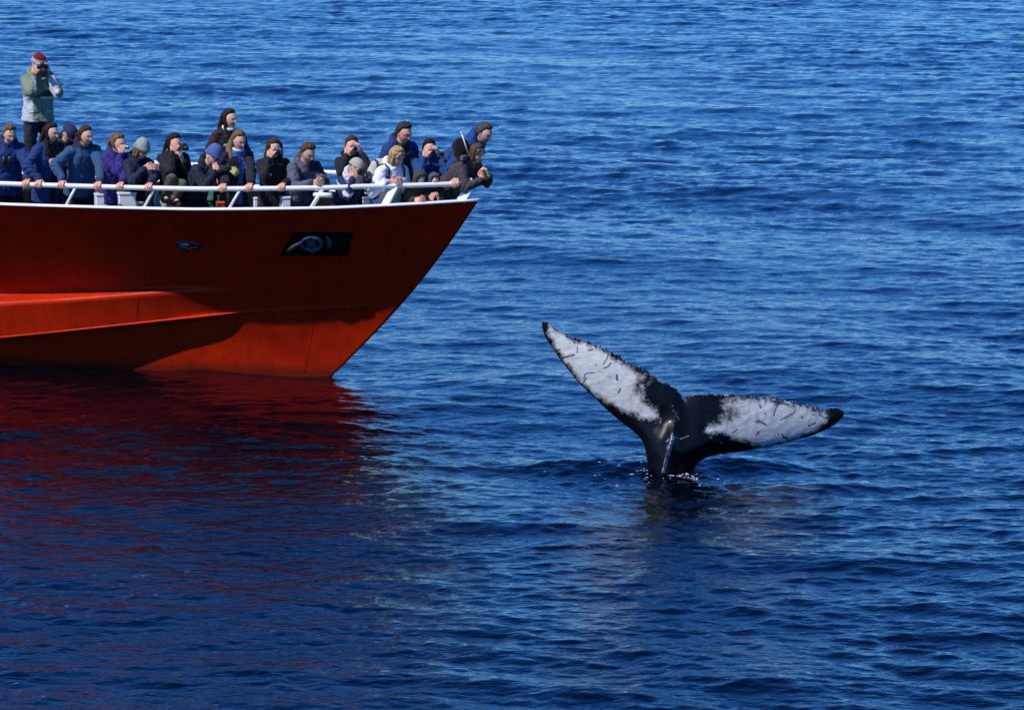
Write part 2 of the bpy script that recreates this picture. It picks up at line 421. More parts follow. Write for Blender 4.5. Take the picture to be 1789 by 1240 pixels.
def build_hull():
    n, m = HS.shape[:2]
    P = HS.copy(); Q = HS.copy(); Q[..., 1] *= -1
    V = np.concatenate([to_world(P).reshape(-1, 3), to_world(Q).reshape(-1, 3)])
    F = np.concatenate([grid_faces(n, m), grid_faces(n, m, True) + n*m])
    # stem bar closes the two sides, transom closes the stern
    i0 = np.arange(m); stem = np.stack([i0[:-1], i0[1:], i0[1:]+n*m, i0[:-1]+n*m], -1)
    i1 = (n-1)*m + np.arange(m); tr = np.stack([i1[:-1], i1[:-1]+n*m, i1[1:]+n*m, i1[1:]], -1)
    F = np.concatenate([F, stem, tr])
    me = mesh_np('hull', V, F)
    # anchor pocket: remove plating there is not possible cheaply; a near-black sheet laid on it carries the recess's shade
    return link('hull', me, M['red'], boat)
hull = build_hull()
def side_tube(name, us_, zf, rad, mat):
    pts = [bpt(u, float(breadth(np.array(u), np.array(zf(u))))+.012, zf(u)) for u in us_]
    n = len(pts); MB().tube(pts, [rad*min(1, (i+.3)/4, (n-i)/2) for i in range(n)], 8).build(name, mat, boat, True)
side_tube('spray_rail', np.linspace(-.95, -9, 90), lambda u: float(knuckles(u)[0])+.004, .017, M['red'])
side_tube('weld_seam', np.linspace(-6.6, 1.35, 70), lambda u: 1.44, .004, M['red'])
for u0 in (-.35, -2.55, -4.7):
    pts = []
    for z in np.linspace(.03, 2.12, 30): pts.append(bpt(u0+.33*z, float(breadth(np.array(u0+.33*z), np.array(z)))+.012, z))
    MB().tube(pts, .0035, 6).build('weld_seam', M['red'], boat, True)
def sheer_pts(off_in, dz, u0, u1, n, sgn=1):
    out = []
    for u in np.linspace(u0, u1, n):
        zs = float(zsheer(2.04-u)); b = float(breadth(np.array(u), np.array(zs)))
        out.append(bpt(u, sgn*max(b-off_in, 0.0), zs+dz))
    return out
# inner bulwark skin, cap, deck
DECK = 1.44
def deckz(u): return interp(u, [-1.2, .9], [DECK, 1.70])
def inside_hull(p, margin):
    """keep a point between the two sides of the hull, margin metres from the plating"""
    d = p-BO; u, v = d.dot(FW), d.dot(ST)
    if p.z > float(zsheer(2.04-u))+.02: return Vector(p)
    u = min(u, float(ustem(p.z))-.35); lim = max(float(breadth(np.array(u), np.array(p.z)))-margin, .02)
    return bpt(u, max(-lim, min(lim, v)), p.z)
def inner():
    for sgn in (1, -1):
        n = 90; U = np.linspace(1.86, -15.3, n); rows_ = np.linspace(0, 1, 8)
        V = np.zeros((n, 8, 3))
        for j, t in enumerate(rows_):
            z = deckz(U)-.02 + (zsheer(2.04-U)-.01-deckz(U)+.02)*t
            Uj = np.minimum(U, ustem(z)-.12); V[:, j, 0] = Uj; V[:, j, 1] = sgn*np.maximum(breadth(Uj, z)-.07, .0); V[:, j, 2] = z
        link('bulwark_lining', mesh_np('bulwark_lining', to_world(V).reshape(-1, 3), grid_faces(n, 8, sgn > 0)), M['shade_deck'], boat)
    U = np.linspace(1.42, -15.3, 90); V = np.zeros((90, 9, 3)); dz_ = deckz(U)
    for j, t in enumerate(np.linspace(-1, 1, 9)):
        V[:, j, 0] = U; V[:, j, 1] = t*np.maximum(breadth(U, dz_)-.03, 0); V[:, j, 2] = dz_
    link('deck', mesh_np('deck', to_world(V).reshape(-1, 3), grid_faces(90, 9)), M['shade_deck'], boat)
    for sgn in (1, -1):
        mb = MB(); pts = sheer_pts(.035, .012, 2.03, -15.4, 120, sgn)
        mb.tube(pts, .052, 8, flat=.42); mb.build('bulwark_cap', M['white'], boat, True)
inner()
RAILH = .285
def rail_u(u):
    dz = float(interp(2.04-u, [0, .15, 1.2, 16], [.22, .22, .255, RAILH]))
    zs = float(zsheer(2.04-u)); b = float(breadth(np.array(u), np.array(zs)))
    return bpt(u, max(b-.075, 0.02), zs+dz)
def rail_far(u):
    zs = float(zsheer(2.04-u)); b = float(breadth(np.array(u), np.array(zs)))
    return bpt(u, -max(b-.075, 0.02), zs+.25)
def px_of(P):
    d = Vector(P) - Vector((0, 0, CAMH)); f = d.y*CP - d.z*SP; uq = d.y*SP + d.z*CP
    return PW/2 + FPX*d.x/f, PH/2 - FPX*uq/f
def rail_px(px):
    lo, hi = -9., 1.95
    for _ in range(40):
        m_ = (lo+hi)/2
        if px_of(rail_u(m_))[0] < px: lo = m_
        else: hi = m_
    return (lo+hi)/2
RR = .0305
MB().tube([rail_u(u) for u in np.linspace(1.93, -15.2, 140)], RR, 12).build('hand_rail', M['white'], boat, True)
MB().tube([rail_far(u) for u in np.linspace(1.93, -15.2, 140)], RR, 12).build('hand_rail', M['white'], boat, True)
for px in (128, 265, 415, 560):
    u = rail_px(px+4); top = rail_u(u); ub = u - .12
    zs = float(zsheer(2.04-ub)); bot = bpt(ub, float(breadth(np.array(ub), np.array(zs)))-.04, zs+.01)
    MB().tube([bot, top-Vector((0, 0, .02))], .017 if px < 500 else .026, 8).build('stanchion', M['white'], boat, True)
for u in (-5.2, -6.4, -7.6, -8.8, -10, -11.2, -12.4, -13.6, -14.8):
    zs = float(zsheer(2.04-u+.1)); bot = bpt(u-.1, float(breadth(np.array(u-.1), np.array(zs)))-.04, zs)
    MB().tube([bot, rail_u(u)], .017, 8).build('stanchion', M['white'], boat, True)
for u in (1.0, -.2, -1.4, -2.6, -3.8, -5.0, -6.2, -7.4):
    zs = float(zsheer(2.04-u)); bot = bpt(u, -(float(breadth(np.array(u), np.array(zs)))-.05), zs)
    MB().tube([bot, rail_far(u)], .017, 8).build('stanchion', M['white'], boat, True)
# two flat posts near the stem
for px, wd in ((690, .10), (824, .12)):
    u = rail_px(px); top = rail_u(u) + Vector((0, 0, -.01)); ub = u - .10
    zs = float(zsheer(2.04-ub)); bb = max(float(breadth(np.array(ub), np.array(zs)))-.05, .03)
    bot = bpt(ub, bb, zs+.005); d = (top-bot).normalized(); n_ = d.cross(FW).normalized()
    MB().box((top+bot)/2, (wd, .03, (top-bot).length), (n_.cross(d), n_, d), .006).build('rail_post', M['white'], boat)
# short bar on the rail stanchion
u = rail_px(566); c = rail_u(u) - Vector((0, 0, .085)); MB().tube([c - FW*.12 + ST*.03, c + FW*.12 + ST*.03], .03, 12).build('cleat_bar', M['white'], boat, True)
# brown wooden brackets on the far bulwark's lining
for px, wd in ((44, .20), (112, .09), (172, .10), (-40, .2)):
    P = at(px, 345, 1); best = None
    for uu in np.linspace(2, -10, 400):
        zz = 1.95; q = bpt(uu, -(float(breadth(np.array(uu), np.array(zz)))-.10), zz); e_ = abs(px_of(q)[0]-px)
        if best is None or e_ < best[0]: best = (e_, uu, q)
    q = best[2]; mb = MB(); 
    pr = [(-wd/2, -.10), (wd/2, -.10), (wd/2, -.03), (-wd*.1, .07), (-wd*.3, .07), (-wd*.42, -.02)]
    V = [q + FW*x + Vector((0, 0, z+.06)) + ST*s_ for s_ in (0, .05) for x, z in pr]; k = len(pr)
    mb.add(V, [tuple(range(k-1, -1, -1)), tuple(range(k, 2*k))] + [(i, (i+1) % k, k+(i+1) % k, k+i) for i in range(k)])
    mb.build('bracket', M['wood'], boat)

def hull_hit(px, py):
    """point and outward normal of the starboard plating under a pixel of the photograph"""
    r = ray(px, py); o = Vector((0, 0, CAMH)); prev = None
    for Y in np.arange(44, 56, .01):
        p = o + r*(Y/r.y); d = p-BO; u = d.dot(FW); v = d.dot(ST)
        b = float(breadth(np.array(u), np.array(p.z)))
        if v < b and u < float(ustem(p.z)): return p, u, p.z
    return p, u, p.z
def hull_frame(px, py):
    p, u, z = hull_hit(px, py); e = .03
    f = lambda uu, zz: bpt(uu, float(breadth(np.array(uu), np.array(zz))), zz)
    tu = (f(u+e, z)-f(u-e, z)).normalized(); tz = (f(u, z+e)-f(u, z-e)).normalized()
    n_ = tu.cross(tz).normalized()
    if n_.dot(ST) < 0: n_ = -n_
    return f(u, z), tu, tz, n_
# anchor pocket with the anchor stowed in it
def pocket():
    cs = [hull_hit(*c)[0] for c in ((512, 403), (618, 402), (608, 446), (487, 446))]
    c, tu, tz, n_ = hull_frame(556, 425)
    def poc(fx, fy, off):
        x0 = 512+(487-512)*fy; x1 = 618+(608-618)*fy; return hull_hit(x0+(x1-x0)*fx, 403+43*fy)[0] + n_*off
    nx_, ny_ = 14, 7; V = [poc(i/nx_, j/ny_, .02) for j in range(ny_+1) for i in range(nx_+1)]
    F = [(j*(nx_+1)+i, j*(nx_+1)+i+1, (j+1)*(nx_+1)+i+1, (j+1)*(nx_+1)+i) for j in range(ny_) for i in range(nx_)]
    link('anchor_pocket', mesh_np('anchor_pocket', V, F, False), M['pocket'], boat)
    rim = [poc(t, 0, .022) for t in np.linspace(0, 1, 12)] + [poc(1, t, .022) for t in np.linspace(0.1, 1, 6)] + [poc(1-t, 1, .022) for t in np.linspace(0.08, 1, 12)] + [poc(0, 1-t, .022) for t in np.linspace(.15, .85, 5)]
    MB().tube(rim, .005, 6, closed=True).build('pocket_rim', M['red'], boat, True)
    # anchor: crown plate, round pipe collar and flukes
    q = lambda x, y, h: c + tu*x + tz*y + n_*h
    an = MB()
    S = lambda px, py, h: hull_hit(px, py)[0] + n_*h
    an.tube([S(545+17*math.cos(t), 421-11*math.sin(t), .05) for t in np.linspace(0, 2*math.pi, 25)[:-1]], .028, 8, closed=True)
    an.tube([S(505, 435, .04), S(516, 425, .05), S(530, 418, .05)], [.05, .055, .04], 8, flat=.6)
    an.tube([S(572, 410, .04), S(577, 420, .045), S(574, 432, .04)], [.02, .035, .025], 8, flat=.6)
    an.tube([S(534, 430, .05), S(548, 436, .05), S(562, 428, .05)], [.03, .034, .028], 8, flat=.6)
    an.build('anchor', M['anchor'], boat, True)
    an2 = MB().box(S(545, 420, .045), (.11, .10, .07), (tu, tz, n_), .01); an2.build('anchor_shank', M['anchor'], boat)
M['pocket'] = plain('pocket_shade', (.003, .0045, .005), .9, noise=.3); M['pocket'].node_tree.nodes['Principled BSDF'].inputs['Specular IOR Level'].default_value = .1  # near-black stands in for the shade inside pocket and fairlead
M['anchor'] = plain('galvanised_anchor', (.050, .060, .075), .8, noise=.6, scale=14, bump=.02)
pocket()
c, tu, tz, n_ = hull_frame(330, 427)
MB().tube([c + tu*.155*math.cos(t) + tz*.055*math.sin(t) + n_*.012 for t in np.linspace(0, 2*math.pi, 33)[:-1]], .022, 8, closed=True).build('fairlead_rim', plain('dark_steel', (.04, .05, .07), .18, metal=.9), boat, True)
V = [c + n_*.004] + [c + tu*.15*math.cos(t) + tz*.05*math.sin(t) + n_*.004 for t in np.linspace(0, 2*math.pi, 25)[:-1]]
MB().add(V, [(0, i+1, (i+1) % 24+1) for i in range(24)]).build('fairlead_hole_shade', M['pocket'], boat)  # flat disc, the opening's darkness is only its colour
MB().ellipsoid(c - tu*.06 + n_*.006, (tu, tz, n_), (.07, .032, .02)).build('fairlead_roller', M['silver'], boat, True)
# weld seam running aft from the fairlead
mb = MB(); pts = []
for px in np.linspace(306, -10, 30):
    py = np.interp(px, [-10, 120, 306], [404, 412, 420]); p, u, z = hull_hit(px, py); pts.append(p + ST*.002)
mb.tube(pts, .008, 6).build('rubbing_seam', M['red'], boat, True)

# things that stand on the foredeck
def on_ray_inboard(px, py, d):
    """point seen at the pixel, d metres inboard of the starboard sheer"""
    r = ray(px, py); o = Vector((0, 0, CAMH)); lo, hi = 44., 62.
    def g(Y):
        p = o + r*(Y/r.y); dd = p-BO; u = dd.dot(FW); v = dd.dot(ST)
        a = 2.04-u; return v - (float(bsheer(np.array(a))) - d) if a > 0 else v + d
    for _ in range(45):
        m_ = (lo+hi)/2
        if g(m_) > 0: lo = m_
        else: hi = m_
    return o + r*(lo/r.y)
def standing_box(px, py, d, wpx, hpx, mat, name, label, cat, yaw=-28, depth=.25):
    c = on_ray_inboard(px, py, d); k = FPX/c.y; f, l, u = frame0(yaw)
    wv, hv = wpx/k, hpx/k
    o = MB().box(c, (wv, depth, hv), (l, f, u), .012).build(name, mat); tag(o, label, cat); return o, c, f, l, u
def frame0(yaw):
    y = R(yaw); f = Vector((math.cos(y), math.sin(y), 0)); return f, Vector((-math.sin(y), math.cos(y), 0)), Vector((0, 0, 1))
def pillar(px0, px1, py0, d, mat, name, label, cat, depth=.16):
    """white locker standing on the deck, its top seen at py0"""
    t = on_ray_inboard((px0+px1)/2, py0, d); k = FPX/t.y; wv = (px1-px0)/k; f, l, u = frame0(-75)
    du = (t-BO).dot(FW); vv = (t-BO).dot(ST); z0 = float(deckz(du))
    while z0 < t.z-.12 and float(breadth(np.array(du), np.array(z0)))-.10 < vv+max(depth, wv)*.6: z0 += .02
    r = empty(name, (t.x, t.y, z0)); tag(r, label, cat)
    hgt = t.z-z0; MB().box((t.x, t.y, z0+hgt/2-.015), (wv, depth, hgt-.03), (l, f, u), .01).build('housing', mat, r)
    MB().box((t.x, t.y, t.z-.012), (wv*1.08, depth*1.1, .028), (l, f, u), .008).build('lid', mat, r); return r, t
pillar(166, 187, 338, .42, M['white'], 'vent_box', 'low square white box behind the rail, under the girl in teal', 'box')
r_, t = pillar(206, 236, 336, .40, M['white'], 'vent_housing', 'wide white housing behind the rail, below the girl in purple', 'housing')
pillar(238, 249, 352, .38, M['grey'], 'bollard', 'small pale bollard beside the wide white housing', 'bollard')
pillar(490, 506, 343, .40, M['white'], 'locker', 'narrow white locker at the bulwark, right of the woman in jeans', 'locker')
pillar(443, 450, 345, .45, M['white'], 'post', 'thin white post between the plait woman and the woman in jeans', 'post', .06)
pillar(634, 646, 345, .35, M['white'], 'post', 'white post beside the crouching person in the beige cap', 'post', .08)
pillar(377, 391, 352, .36, M['orange'], 'bin', 'bright orange container on deck beside the blue-hatted person', 'container')
pillar(380, 392, 341, .55, M['white'], 'ventilator', 'white ventilator pipe behind the orange container', 'ventilator', .06)
# windlass: white drum with rings and spokes
c = on_ray_inboard(300, 352, .62); ax_ = (ST*.96 + Vector((0, 0, .1))).normalized(); e1 = ax_.cross(Vector((0, 0, 1))).normalized(); e2 = ax_.cross(e1)
r_ = empty('windlass', (c.x, c.y, DECK)); tag(r_, 'pale grey anchor windlass with round drum rims behind the camouflage trousers', 'windlass')
for off in (0, -.34):
    MB().tube([c + ax_*(off-.015), c + ax_*(off+.015)], .27, 32).build('drum_plate', M['grey'], r_)
    MB().tube([c + ax_*off + e1*.27*math.cos(t) + e2*.27*math.sin(t) for t in np.linspace(0, 2*math.pi, 49)[:-1]], .020, 8, closed=True).build('rim', M['black'], r_, True)
    MB().tube([c + ax_*(off+.02) + e1*.23*math.cos(t) + e2*.23*math.sin(t) for t in np.linspace(0, 2*math.pi, 49)[:-1]], .012, 8, closed=True).build('ring', M['silver'], r_, True)
MB().tube([c - ax_*.32, c], .11, 20).build('barrel', M['black'], r_, True)
MB().box((c.x + .12, c.y+.28, (DECK + c.z)/2 - .05), (.24, .3, c.z-DECK-.1), (e1, ax_, Vector((0, 0, 1))), .02).build('pedestal', M['grey'], r_)
cc = on_ray_inboard(333, 318, .75); MB().box(cc, (.10, .18, .34), (e1, ax_, Vector((0, 0, 1))), .02).build('gear_cover', M['grey'], r_)
# green net heaped behind
c = on_ray_inboard(343, 303, 1.5); mb = MB()
g = np.random.default_rng(8)
for _ in range(34):
    p = c + Vector((g.uniform(-.42, .42), g.uniform(-.3, .3), g.uniform(-.35, .02))); q = p + Vector((g.normal()*.16, g.normal()*.16, g.normal()*.03))
    mb.capsule(p, q, .07, .07, 8)
mb.box((c.x, c.y, (DECK+c.z-.2)/2+.0), (.8, .6, c.z-.2-DECK))
V, Nn, F = fuse(mb, .02, 1); V = V + Nn*(snoise(V, .05, 3)*.012)[:, None]
r_ = link('fishing_net', mesh_np('fishing_net', V, F, True), M['net']); tag(r_, 'green net heaped on deck behind the rail, between the camouflage trousers and the blue hat', 'net')

# ------------------------------------------------------------------ whale
def build_whale():
    from mathutils.geometry import delaunay_2d_cdt
    tr = [(82,70),(90,66),(112,68),(140,92),(180,125),(215,138),(250,155),(300,168),(350,185),(400,212),(440,230),(470,235),(520,272),(560,295),(610,318),(640,330),(680,362),(730,395),(770,405),(800,432),(830,455),(838,478),(842,490),(850,485),(865,465),(900,460),(950,462),(1000,460),(1050,462),(1110,462),(1170,465),(1230,470),(1290,475),(1330,472),(1360,488),(1410,490),(1460,508),(1520,522),(1570,535),(1610,545),(1640,533),(1660,528),(1690,540),(1712,552)]
    le = [(1712,562),(1706,576),(1690,595),(1665,620),(1610,650),(1540,680),(1450,705),(1350,730),(1250,748),(1150,768),(1050,780),(1000,788),(960,802),(930,822),(908,850),(895,875),(885,915),(880,1010),(690,1010),(672,940),(665,885),(655,840),(645,800),(640,760),(628,718),(605,685),(560,645),(500,600),(440,548),(380,490),(320,435),(270,385),(220,320),(180,270),(150,225),(120,180),(100,150),(88,115),(82,90)]
    def resample(pts, step):
        pts = np.array(pts, float); d = np.r_[0, np.cumsum(np.hypot(*np.diff(pts, axis=0).T))]
        s = np.linspace(0, d[-1], int(d[-1]/step)+1); return np.stack([np.interp(s, d, pts[:, 0]), np.interp(s, d, pts[:, 1])], 1)
    def smooth(p, k):
        for _ in range(k): p[1:-1] = (p[:-2]+2*p[1:-1]+p[2:])/4
        return p
    T = smooth(resample(tr, 5.), 2); L = smooth(resample(le, 5.), 12)
    g = np.random.default_rng(4)
    # ragged, knobbly trailing edge
    tan = np.gradient(T, axis=0); nrm = np.stack([tan[:, 1], -tan[:, 0]], 1); nrm /= np.linalg.norm(nrm, axis=1)[:, None]
    x = T[:, 0]; amp = np.interp(x, [82, 200, 300, 640, 830, 842, 870, 1040, 1200, 1600, 1712], [.5, 3, 6, 8, 4, 0, 3, 5, 6.5, 6, 1])
    kn = np.abs(g.normal(size=len(T)))*.75; kn = np.where(g.random(len(T)) < .38, kn*1.5, kn*.25)
    kn = kn - .5 + .5*np.sin(np.arange(len(T))*.9+np.sin(np.arange(len(T))*.37)*2)
    T = T + nrm*(amp*kn)[:, None]
    poly = np.concatenate([T[:-1], L[:-1]])
    def dist(P, Q):
        out = np.full(len(P), 1e9)
        for i in range(len(Q)-1):
            a, b = Q[i], Q[i+1]; ab = b-a; t = np.clip(((P-a)@ab)/max(ab@ab, 1e-9), 0, 1)
            out = np.minimum(out, np.hypot(*(P-a-t[:, None]*ab).T))
        return out
    def inside(P, Q):
        c = np.zeros(len(P), bool); x, y = P.T; n = len(Q)
        for i in range(n):
            x0, y0 = Q[i]; x1, y1 = Q[i-1]
            cr = ((y0 > y) != (y1 > y)); c ^= cr & (x < (x1-x0)*(y-y0)/((y1-y0) if y1 != y0 else 1e-9)+x0)
        return c
    gx, gy = np.meshgrid(np.arange(82, 1714, 4.4), np.arange(64, 1006, 3.8)); gx = gx + (np.arange(gy.shape[0]) % 2)[:, None]*2.2
    P = np.stack([gx.ravel(), gy.ravel()], 1); P = P[inside(P, poly)]
    db = dist(P, np.concatenate([poly, poly[:1]])); P = P[db > 2.6]
    nb = len(poly)
    allp = np.concatenate([poly, P]); vs = [Vector(p) for p in allp]
    r = delaunay_2d_cdt(vs, [(i, (i+1) % nb) for i in range(nb)], [list(range(nb))], 1, 1e-4)
    V2 = np.array([tuple(v) for v in r[0]]); F = np.array([f for f in r[2] if len(f) == 3])
    dT = dist(V2, T); dL = dist(V2, L)
    ux = 1/3.084/164.0                                   # metres per unit
    zy = V2[:, 1]; zx = V2[:, 0]
    chord = (dT+dL)
    s = dL/np.maximum(chord, 1e-6)
    thick = np.clip(chord*ux*.17, 0, .11)
    h1 = thick*np.sqrt(np.clip(s, 0, 1))*(1-s)**.8*1.5 + .0
    Rm = 128.
    dl = np.clip(dL, 0, Rm); h2 = .95*np.sqrt(np.clip(dl*(2*Rm-dl), 0, None))*ux
    k = np.clip((zy-560)/230, 0, 1); k = k*k*(3-2*k)*np.clip(1-(np.abs(zx-775)-150)/160, 0, 1)
    h = h1*(1-k) + np.maximum(h2, h1)*k
    # ridge along the stock
    rx = np.interp(zy, [520, 600, 670, 740, 830, 900, 1010], [812, 803, 786, 768, 742, 728, 700])
    rk = np.clip((zy-600)/110, 0, 1)
    ridge = .085*np.exp(-np.abs((zx-rx)/26.)**1.3)*rk + .03*np.exp(-((zx-rx)/40.)**2)*np.clip((zy-480)/80, 0, 1)
    edge = (np.minimum(dT, dL) < 1e-3)
    # real positions
    K = 42.13
    X = np.zeros((len(V2), 3)); base = at(1170, 826, WB.y)
    px = 920+zx/3.084; py = 540+zy/3.084
    for i in range(len(V2)):
        p = at(px[i], py[i], WB.y); X[i] = (p.x, p.y, p.z)
    lx = (zx-800)*ux; lz = (880-zy)*ux
    bend = .16*np.abs(lx)**1.7*np.where(lx < 0, 1.0, .8) - .10*lz + .10*np.exp(-((zx-842)/60)**2)*np.clip((600-zy)/150, 0, 1)*.5
    lump = .0012*snoise(np.stack([zx, zy, 0*zx], 1), 60, 2)*(~edge)
    def place(hh): 
        Q = X.copy(); sh = (bend + hh)
        # move along the sight line so the traced outline keeps its true direction
        f = (WB.y+sh)/WB.y; Q = np.array([0, 0, CAMH]) + (Q-np.array([0, 0, CAMH]))*f[:, None]; return Q
    front = place(-h - ridge*(~edge) + lump); back = place(h*.9)
    n = len(V2); m = np.arange(n); m2 = np.where(edge, m, m+n)
    Fb = m2[F][:, ::-1]; F2 = np.concatenate([F[:, ::-1], Fb[:, ::-1][:, ::-1]])
    # orient: front faces camera (-Y)
    a, b, c = front[F[0, 0]], front[F[0, 1]], front[F[0, 2]]
    if np.cross(b-a, c-a)[1] > 0: F2 = np.concatenate([F[:, ::-1], m2[F]])
    else: F2 = np.concatenate([F, m2[F][:, ::-1]])
    VV = np.concatenate([front, back])
    wl = np.array([(118,88),(160,118),(210,146),(260,174),(320,186),(400,222),(430,240),(450,262),(520,296),(570,326),(600,365),(592,420),(610,470),(640,505),(690,540),(702,575),(690,590),(640,588),(580,562),(520,545),(470,512),(410,484),(370,458),(330,418),(300,388),(260,343),(225,293),(185,243),(160,203),(138,160),(120,125)], float)
    wr = np.array([(965,658),(1000,630),(1050,608),(1090,588),(1150,556),(1130,530),(1080,505),(1130,488),(1200,486),(1260,491),(1330,492),(1350,508),(1400,500),(1450,522),(1500,532),(1560,546),(1620,566),(1612,598),(1570,640),(1500,676),(1430,700),(1350,718),(1280,734),(1220,722),(1160,702),(1100,682),(1040,665)], float)
    sd = []
    for q in (wl, wr):
        d = dist(V2, np.concatenate([q, q[:1]])); sd.append(np.where(inside(V2, q), d, -d))
    sd = np.maximum(*sd)
    # mottled transition zones
    soft = 20 + 62*np.exp(-(((zx-680)/80)**2 + ((zy-400)/75)**2)) + 60*np.exp(-(((zx-1090)/100)**2 + ((zy-540)/70)**2)) + 12*np.exp(-(((zx-1400)/300)**2+((zy-500)/30)**2))
    white = np.clip(sd/soft, -2, 2)
    white = np.where(edge, np.minimum(white, -.6 if True else 0), white)
    def stroke(lines, arr=None):
        o = np.zeros(n)
        for pts, wd in lines:
            d = dist(V2, np.array(pts, float)); o = np.maximum(o, np.clip((wd-d)/3.+.5, 0, 1))
        return o
    dark = stroke([([(190,265),(225,254),(255,247)],5),([(310,370),(314,350),(335,342),(368,345)],3.4),([(413,300),(420,285),(435,262),(440,240)],3.5),([(415,318),(440,310),(455,290)],4),([(486,355),(488,380)],6),([(505,430),(495,450)],5),([(230,145),(258,182)],3.5),([(335,222),(355,218)],4),([(155,225),(178,218)],5),([(275,205),(272,235)],3),([(320,370),(308,392)],4),([(370,300),(378,296)],3),
        ([(1330,572),(1345,530),(1362,492)],3.8),([(1370,595),(1410,575),(1440,560),(1450,542)],3.4),([(1245,597),(1290,622)],5),([(1230,605),(1250,610)],3.5),([(1235,680),(1255,658)],4),([(1240,660),(1250,675)],4),([(1110,665),(1135,648)],4),([(1375,672),(1385,690),(1408,698)],4.5),([(1520,628),(1558,612)],5),([(1575,540),(1580,570),(1610,588),(1650,570)],4),([(1485,672),(1502,682)],4.5),([(1320,495),(1410,515)],5),([(1540,566),(1560,570)],3.5),([(1256,515),(1262,530)],5),([(1285,560),(1287,564)],4),([(1356,672),(1358,675)],4),([(1483,578),(1486,583)],5)])
    lite = stroke([([(785,680),(800,690),(818,694)],3),([(830,698),(870,682)],3),([(785,668),(783,676)],5),([(755,712),(765,700)],4),([(1262-272,690),(1268-272,692)],4),([(1045,715),(1055,722)],3),([(720,600),(721,612)],4),([(722,590),(724,596)],3)]+[([(a,b),(a+1,b+2)],2.6) for a, b in ((790,545),(800,572),(806,560),(812,578),(818,590),(798,600),(770,505),(785,520),(1262,700))])
    scr = stroke([([(786,690),(778,735),(762,780),(748,835),(738,880)],9)])  # scraped skin along the wet ridge, its sun glints painted in as white
    pink = np.exp(-(((zx-768)/9)**2+((zy-745)/11)**2))
    yel = np.exp(-(((zx-572)/26)**2+((zy-448)/30)**2)) + .8*np.exp(-(((zx-600)/12)**2+((zy-375)/35)**2)) + .7*np.exp(-(((zx-555)/14)**2+((zy-490)/16)**2)) + .5*np.exp(-(((zx-1015)/25)**2+((zy-505)/20)**2))
    d2 = lambda a: np.concatenate([a, a*0 + (-2 if a is white else 0)])
    me = mesh_np('whale_tail', VV, F2, attrs=dict(white=d2(white), dark=d2(dark), lite=d2(lite), scrape_glint=d2(scr), yellow=d2(yel), pink=d2(pink), depthy=np.concatenate([bend, bend])))
    # drop unused back copies of rim vertices
    import bmesh
    bm = bmesh.new(); bm.from_mesh(me); bmesh.ops.delete(bm, geom=[v for v in bm.verts if not v.link_faces], context='VERTS')
    bmesh.ops.recalc_face_normals(bm, faces=bm.faces); bm.to_mesh(me); bm.free(); me.shade_smooth()
    m, nt, b = new_mat('whale_skin')
    A = lambda nm: N(nt, 'ShaderNodeAttribute', attribute_name=nm).outputs['Fac']
    tc = N(nt, 'ShaderNodeTexCoord')
    def noise(scale, detail=6, rough=.6, stretch=None, rot=0):
        nz = N(nt, 'ShaderNodeTexNoise'); nz.inputs['Scale'].default_value = scale; nz.inputs['Detail'].default_value = detail; nz.inputs['Roughness'].default_value = rough
        if stretch:
            mp = N(nt, 'ShaderNodeMapping'); mp.inputs['Scale'].default_value = stretch; mp.inputs['Rotation'].default_value = (0, rot, 0); nt.links.new(tc.outputs['Object'], mp.inputs[0]); nt.links.new(mp.outputs[0], nz.inputs['Vector'])
        else: nt.links.new(tc.outputs['Object'], nz.inputs['Vector'])
        return nz.outputs['Fac']
    def math_(op, a, b_=None, c_=None):
        q = N(nt, 'ShaderNodeMath', operation=op)
        for i, v in enumerate((a, b_, c_)):
            if v is None: continue
            if isinstance(v, (int, float)): q.inputs[i].default_value = v
            else: nt.links.new(v, q.inputs[i])
        return q.outputs[0]
    def mr(v, a, b_, c_=0., d_=1.):
        q = N(nt, 'ShaderNodeMapRange', interpolation_type='SMOOTHSTEP'); nt.links.new(v, q.inputs[0])
        for i, t in enumerate((a, b_, c_, d_)): q.inputs[i+1].default_value = t
        return q.outputs[0]
    def mix(f, a, b_):
        q = N(nt, 'ShaderNodeMix', data_type='RGBA')
        if isinstance(f, (int, float)): q.inputs[0].default_value = f
        else: nt.links.new(f, q.inputs[0])
        for i, v in ((6, a), (7, b_)):
            if isinstance(v, tuple): q.inputs[i].default_value = (*v, 1)
            else: nt.links.new(v, q.inputs[i])
        return q.outputs[2]
    nf = noise(34, 9, .78); ncl = noise(9, 5, .6); nst = noise(16, 5, .6, (1, 1, 5), .5)
    fac = mr(math_('ADD', math_('ADD', A('white'), math_('MULTIPLY', math_('SUBTRACT', noise(13, 4, .65), .5), 3.4)), math_('MULTIPLY', math_('SUBTRACT', nf, .5), 3.0)), -.9, .95)
    wcol = mix(mr(nst, .35, .75), (.72, .71, .66), (.50, .50, .50))
    wcol = mix(mr(ncl, .55, .75, 0, .55), wcol, (.25, .26, .30))
    wcol = mix(math_('MULTIPLY', math_('MINIMUM', A('yellow'), 1.0), mr(nf, .4, .62)), wcol, (.50, .30, .07))
    bcol = mix(mr(noise(50, 6, .7), .66, .76, 0, .35), (.003, .003, .004), (.03, .03, .03))
    col = mix(fac, bcol, wcol)
    dk = math_('MULTIPLY', A('dark'), mr(noise(60, 3), .3, .5, .45, .95)); col = mix(dk, col, (.035, .03, .035))
    col = mix(math_('MULTIPLY', math_('MULTIPLY', A('lite'), mr(noise(55, 4, .7), .42, .6)), .8), col, (.35, .42, .46))
    sc_ = math_('MULTIPLY', A('scrape_glint'), mr(noise(45, 5, .7), .42, .58)); col = mix(sc_, col, (.6, .6, .62))
